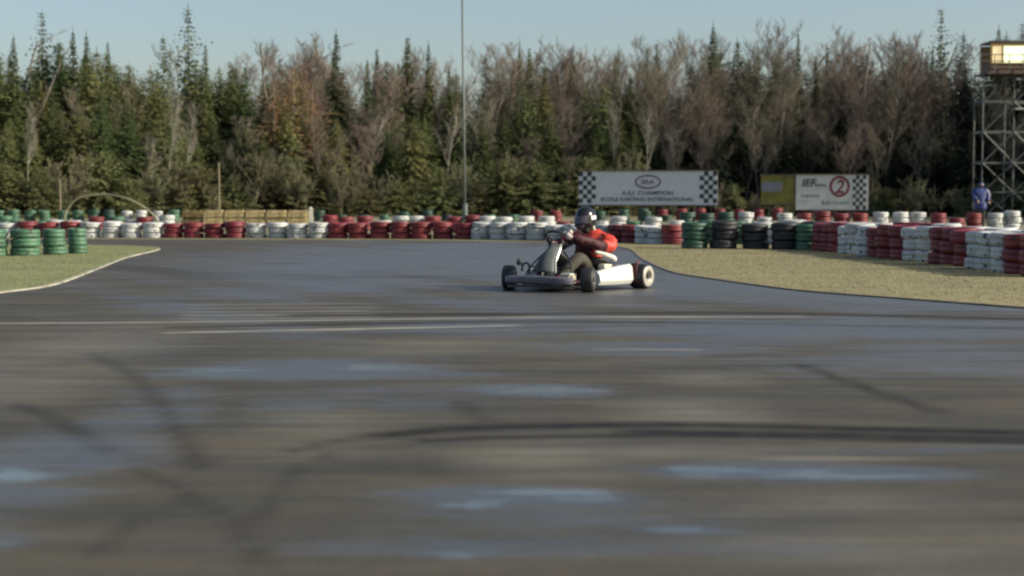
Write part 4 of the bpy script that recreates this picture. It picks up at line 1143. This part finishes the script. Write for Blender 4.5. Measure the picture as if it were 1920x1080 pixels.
hel_surf('chin_guard', (-.9, .9), (-1.0, -.45), .138, .112, .138, mat('grey_violet_chin', (.14, .11, .15), rough=.3), hh, chin=.07, off=1.03)
b = MB(); b.tube([Vector(J['nk']) + Vector((.02, .10, .035)), Vector(J['nk']) + Vector((-.01, .105, -.05))], .018, 8); b.build('helmet_strap', creamm, drv, True)

# ------------------------------------------------------------------ bystander in blue by the tower
bl = mat('blue_raincoat', (.030, .050, .190), rough=.5, var=.4, scale=6, bump=.5)
blp = mat('pale_blue_sleeve', (.32, .33, .42), rough=.6)
Yq = 60.0; pc = atY(1838, 400, Yq)
per = empty('person', (pc.x, Yq, 0), R(180)); tag(per, 'person in a long blue hooded coat standing behind the right barriers', 'person')
P_ = dict(pel=(0, 0, .95), wa=(0, 0, 1.12), ch=(0, 0, 1.34), nk=(0, 0, 1.50), hd=(.02, .02, 1.60), hd2=(.03, .02, 1.70), sL=(-.0, .18, 1.42), eL=(.06, .25, 1.18), wL=(.22, .24, 1.02), sR=(0, -.18, 1.42), eR=(.05, -.25, 1.17), wR=(.20, -.16, 1.05),
          hL=(0, .10, .92), kL=(.03, .11, .50), aL=(0, .12, .09), tL=(.14, .13, .04), hR=(0, -.10, .92), kR=(.03, -.11, .50), aR=(0, -.12, .09), tR=(.14, -.13, .04))
# the figure faces the camera: rotate so local +x points to -Y
per.rotation_euler = (0, 0, R(-90))
ks = list(P_); ix = {k: i for i, k in enumerate(ks)}
ed = [('pel', 'wa'), ('wa', 'ch'), ('ch', 'nk'), ('nk', 'hd'), ('hd', 'hd2'), ('ch', 'sL'), ('sL', 'eL'), ('eL', 'wL'), ('ch', 'sR'), ('sR', 'eR'), ('eR', 'wR'), ('pel', 'hL'), ('hL', 'kL'), ('kL', 'aL'), ('aL', 'tL'), ('pel', 'hR'), ('hR', 'kR'), ('kR', 'aR'), ('aR', 'tR')]
rr = dict(pel=.13, wa=.12, ch=.14, nk=.055, hd=.085, hd2=.075, sL=.06, eL=.042, wL=.032, sR=.06, eR=.042, wR=.032, hL=.085, kL=.058, aL=.04, tL=.035, hR=.085, kR=.058, aR=.04, tR=.035)
o = skin('body', [P_[k] for k in ks], [rr[k] for k in ks], [(ix[a], ix[c]) for a, c in ed], pants, per)
hp = [(.0, 0, 1.36), (0, 0, 1.12), (0, 0, .9), (.02, 0, .62), (0, .19, 1.42), (.06, .26, 1.18), (.20, .22, 1.03), (0, -.19, 1.42), (.05, -.26, 1.17), (.18, -.18, 1.05)]
skin('coat', hp, [.185, .20, .24, .28, .095, .085, .065, .095, .09, .07], [(0, 1), (1, 2), (2, 3), (0, 4), (4, 5), (5, 6), (0, 7), (7, 8), (8, 9)], bl, per)
skin('hood', [(-.01, .01, 1.50), (.0, .015, 1.62), (-.01, .02, 1.715)], [.11, .122, .085], [(0, 1), (1, 2)], bl, per)
skin('face', [(.085, .02, 1.56), (.092, .02, 1.62), (.086, .02, 1.67)], [.05, .058, .05], [(0, 1), (1, 2)], skinm, per)
skin('sleeve_stripe', [(.05, .20, 1.46), (.09, .29, 1.25), (.10, .31, 1.16)], [.055, .055, .05], [(0, 1), (1, 2)], blp, per)
for a in ((.22, .24, 1.02), (.20, -.16, 1.05)):
    a = Vector(a); h_ = skin('hand', [a, a + Vector((.05, 0, -.03)), a + Vector((.08, 0, -.05))], [.03, .036, .03], [(0, 1), (1, 2)], skinm, per, 1)
    for k in range(4): q = a + Vector((.085, (k - 1.5) * .019, -.05)); skin('finger', [q, q + Vector((.03, 0, -.03)), q + Vector((.03, 0, -.06))], [.010, .009, .008], [(0, 1), (1, 2)], skinm, h_, 1)
    q = a + Vector((.05, .035, -.03)); skin('thumb', [q, q + Vector((.03, .015, -.02))], [.012, .010], [(0, 1)], skinm, h_, 1)
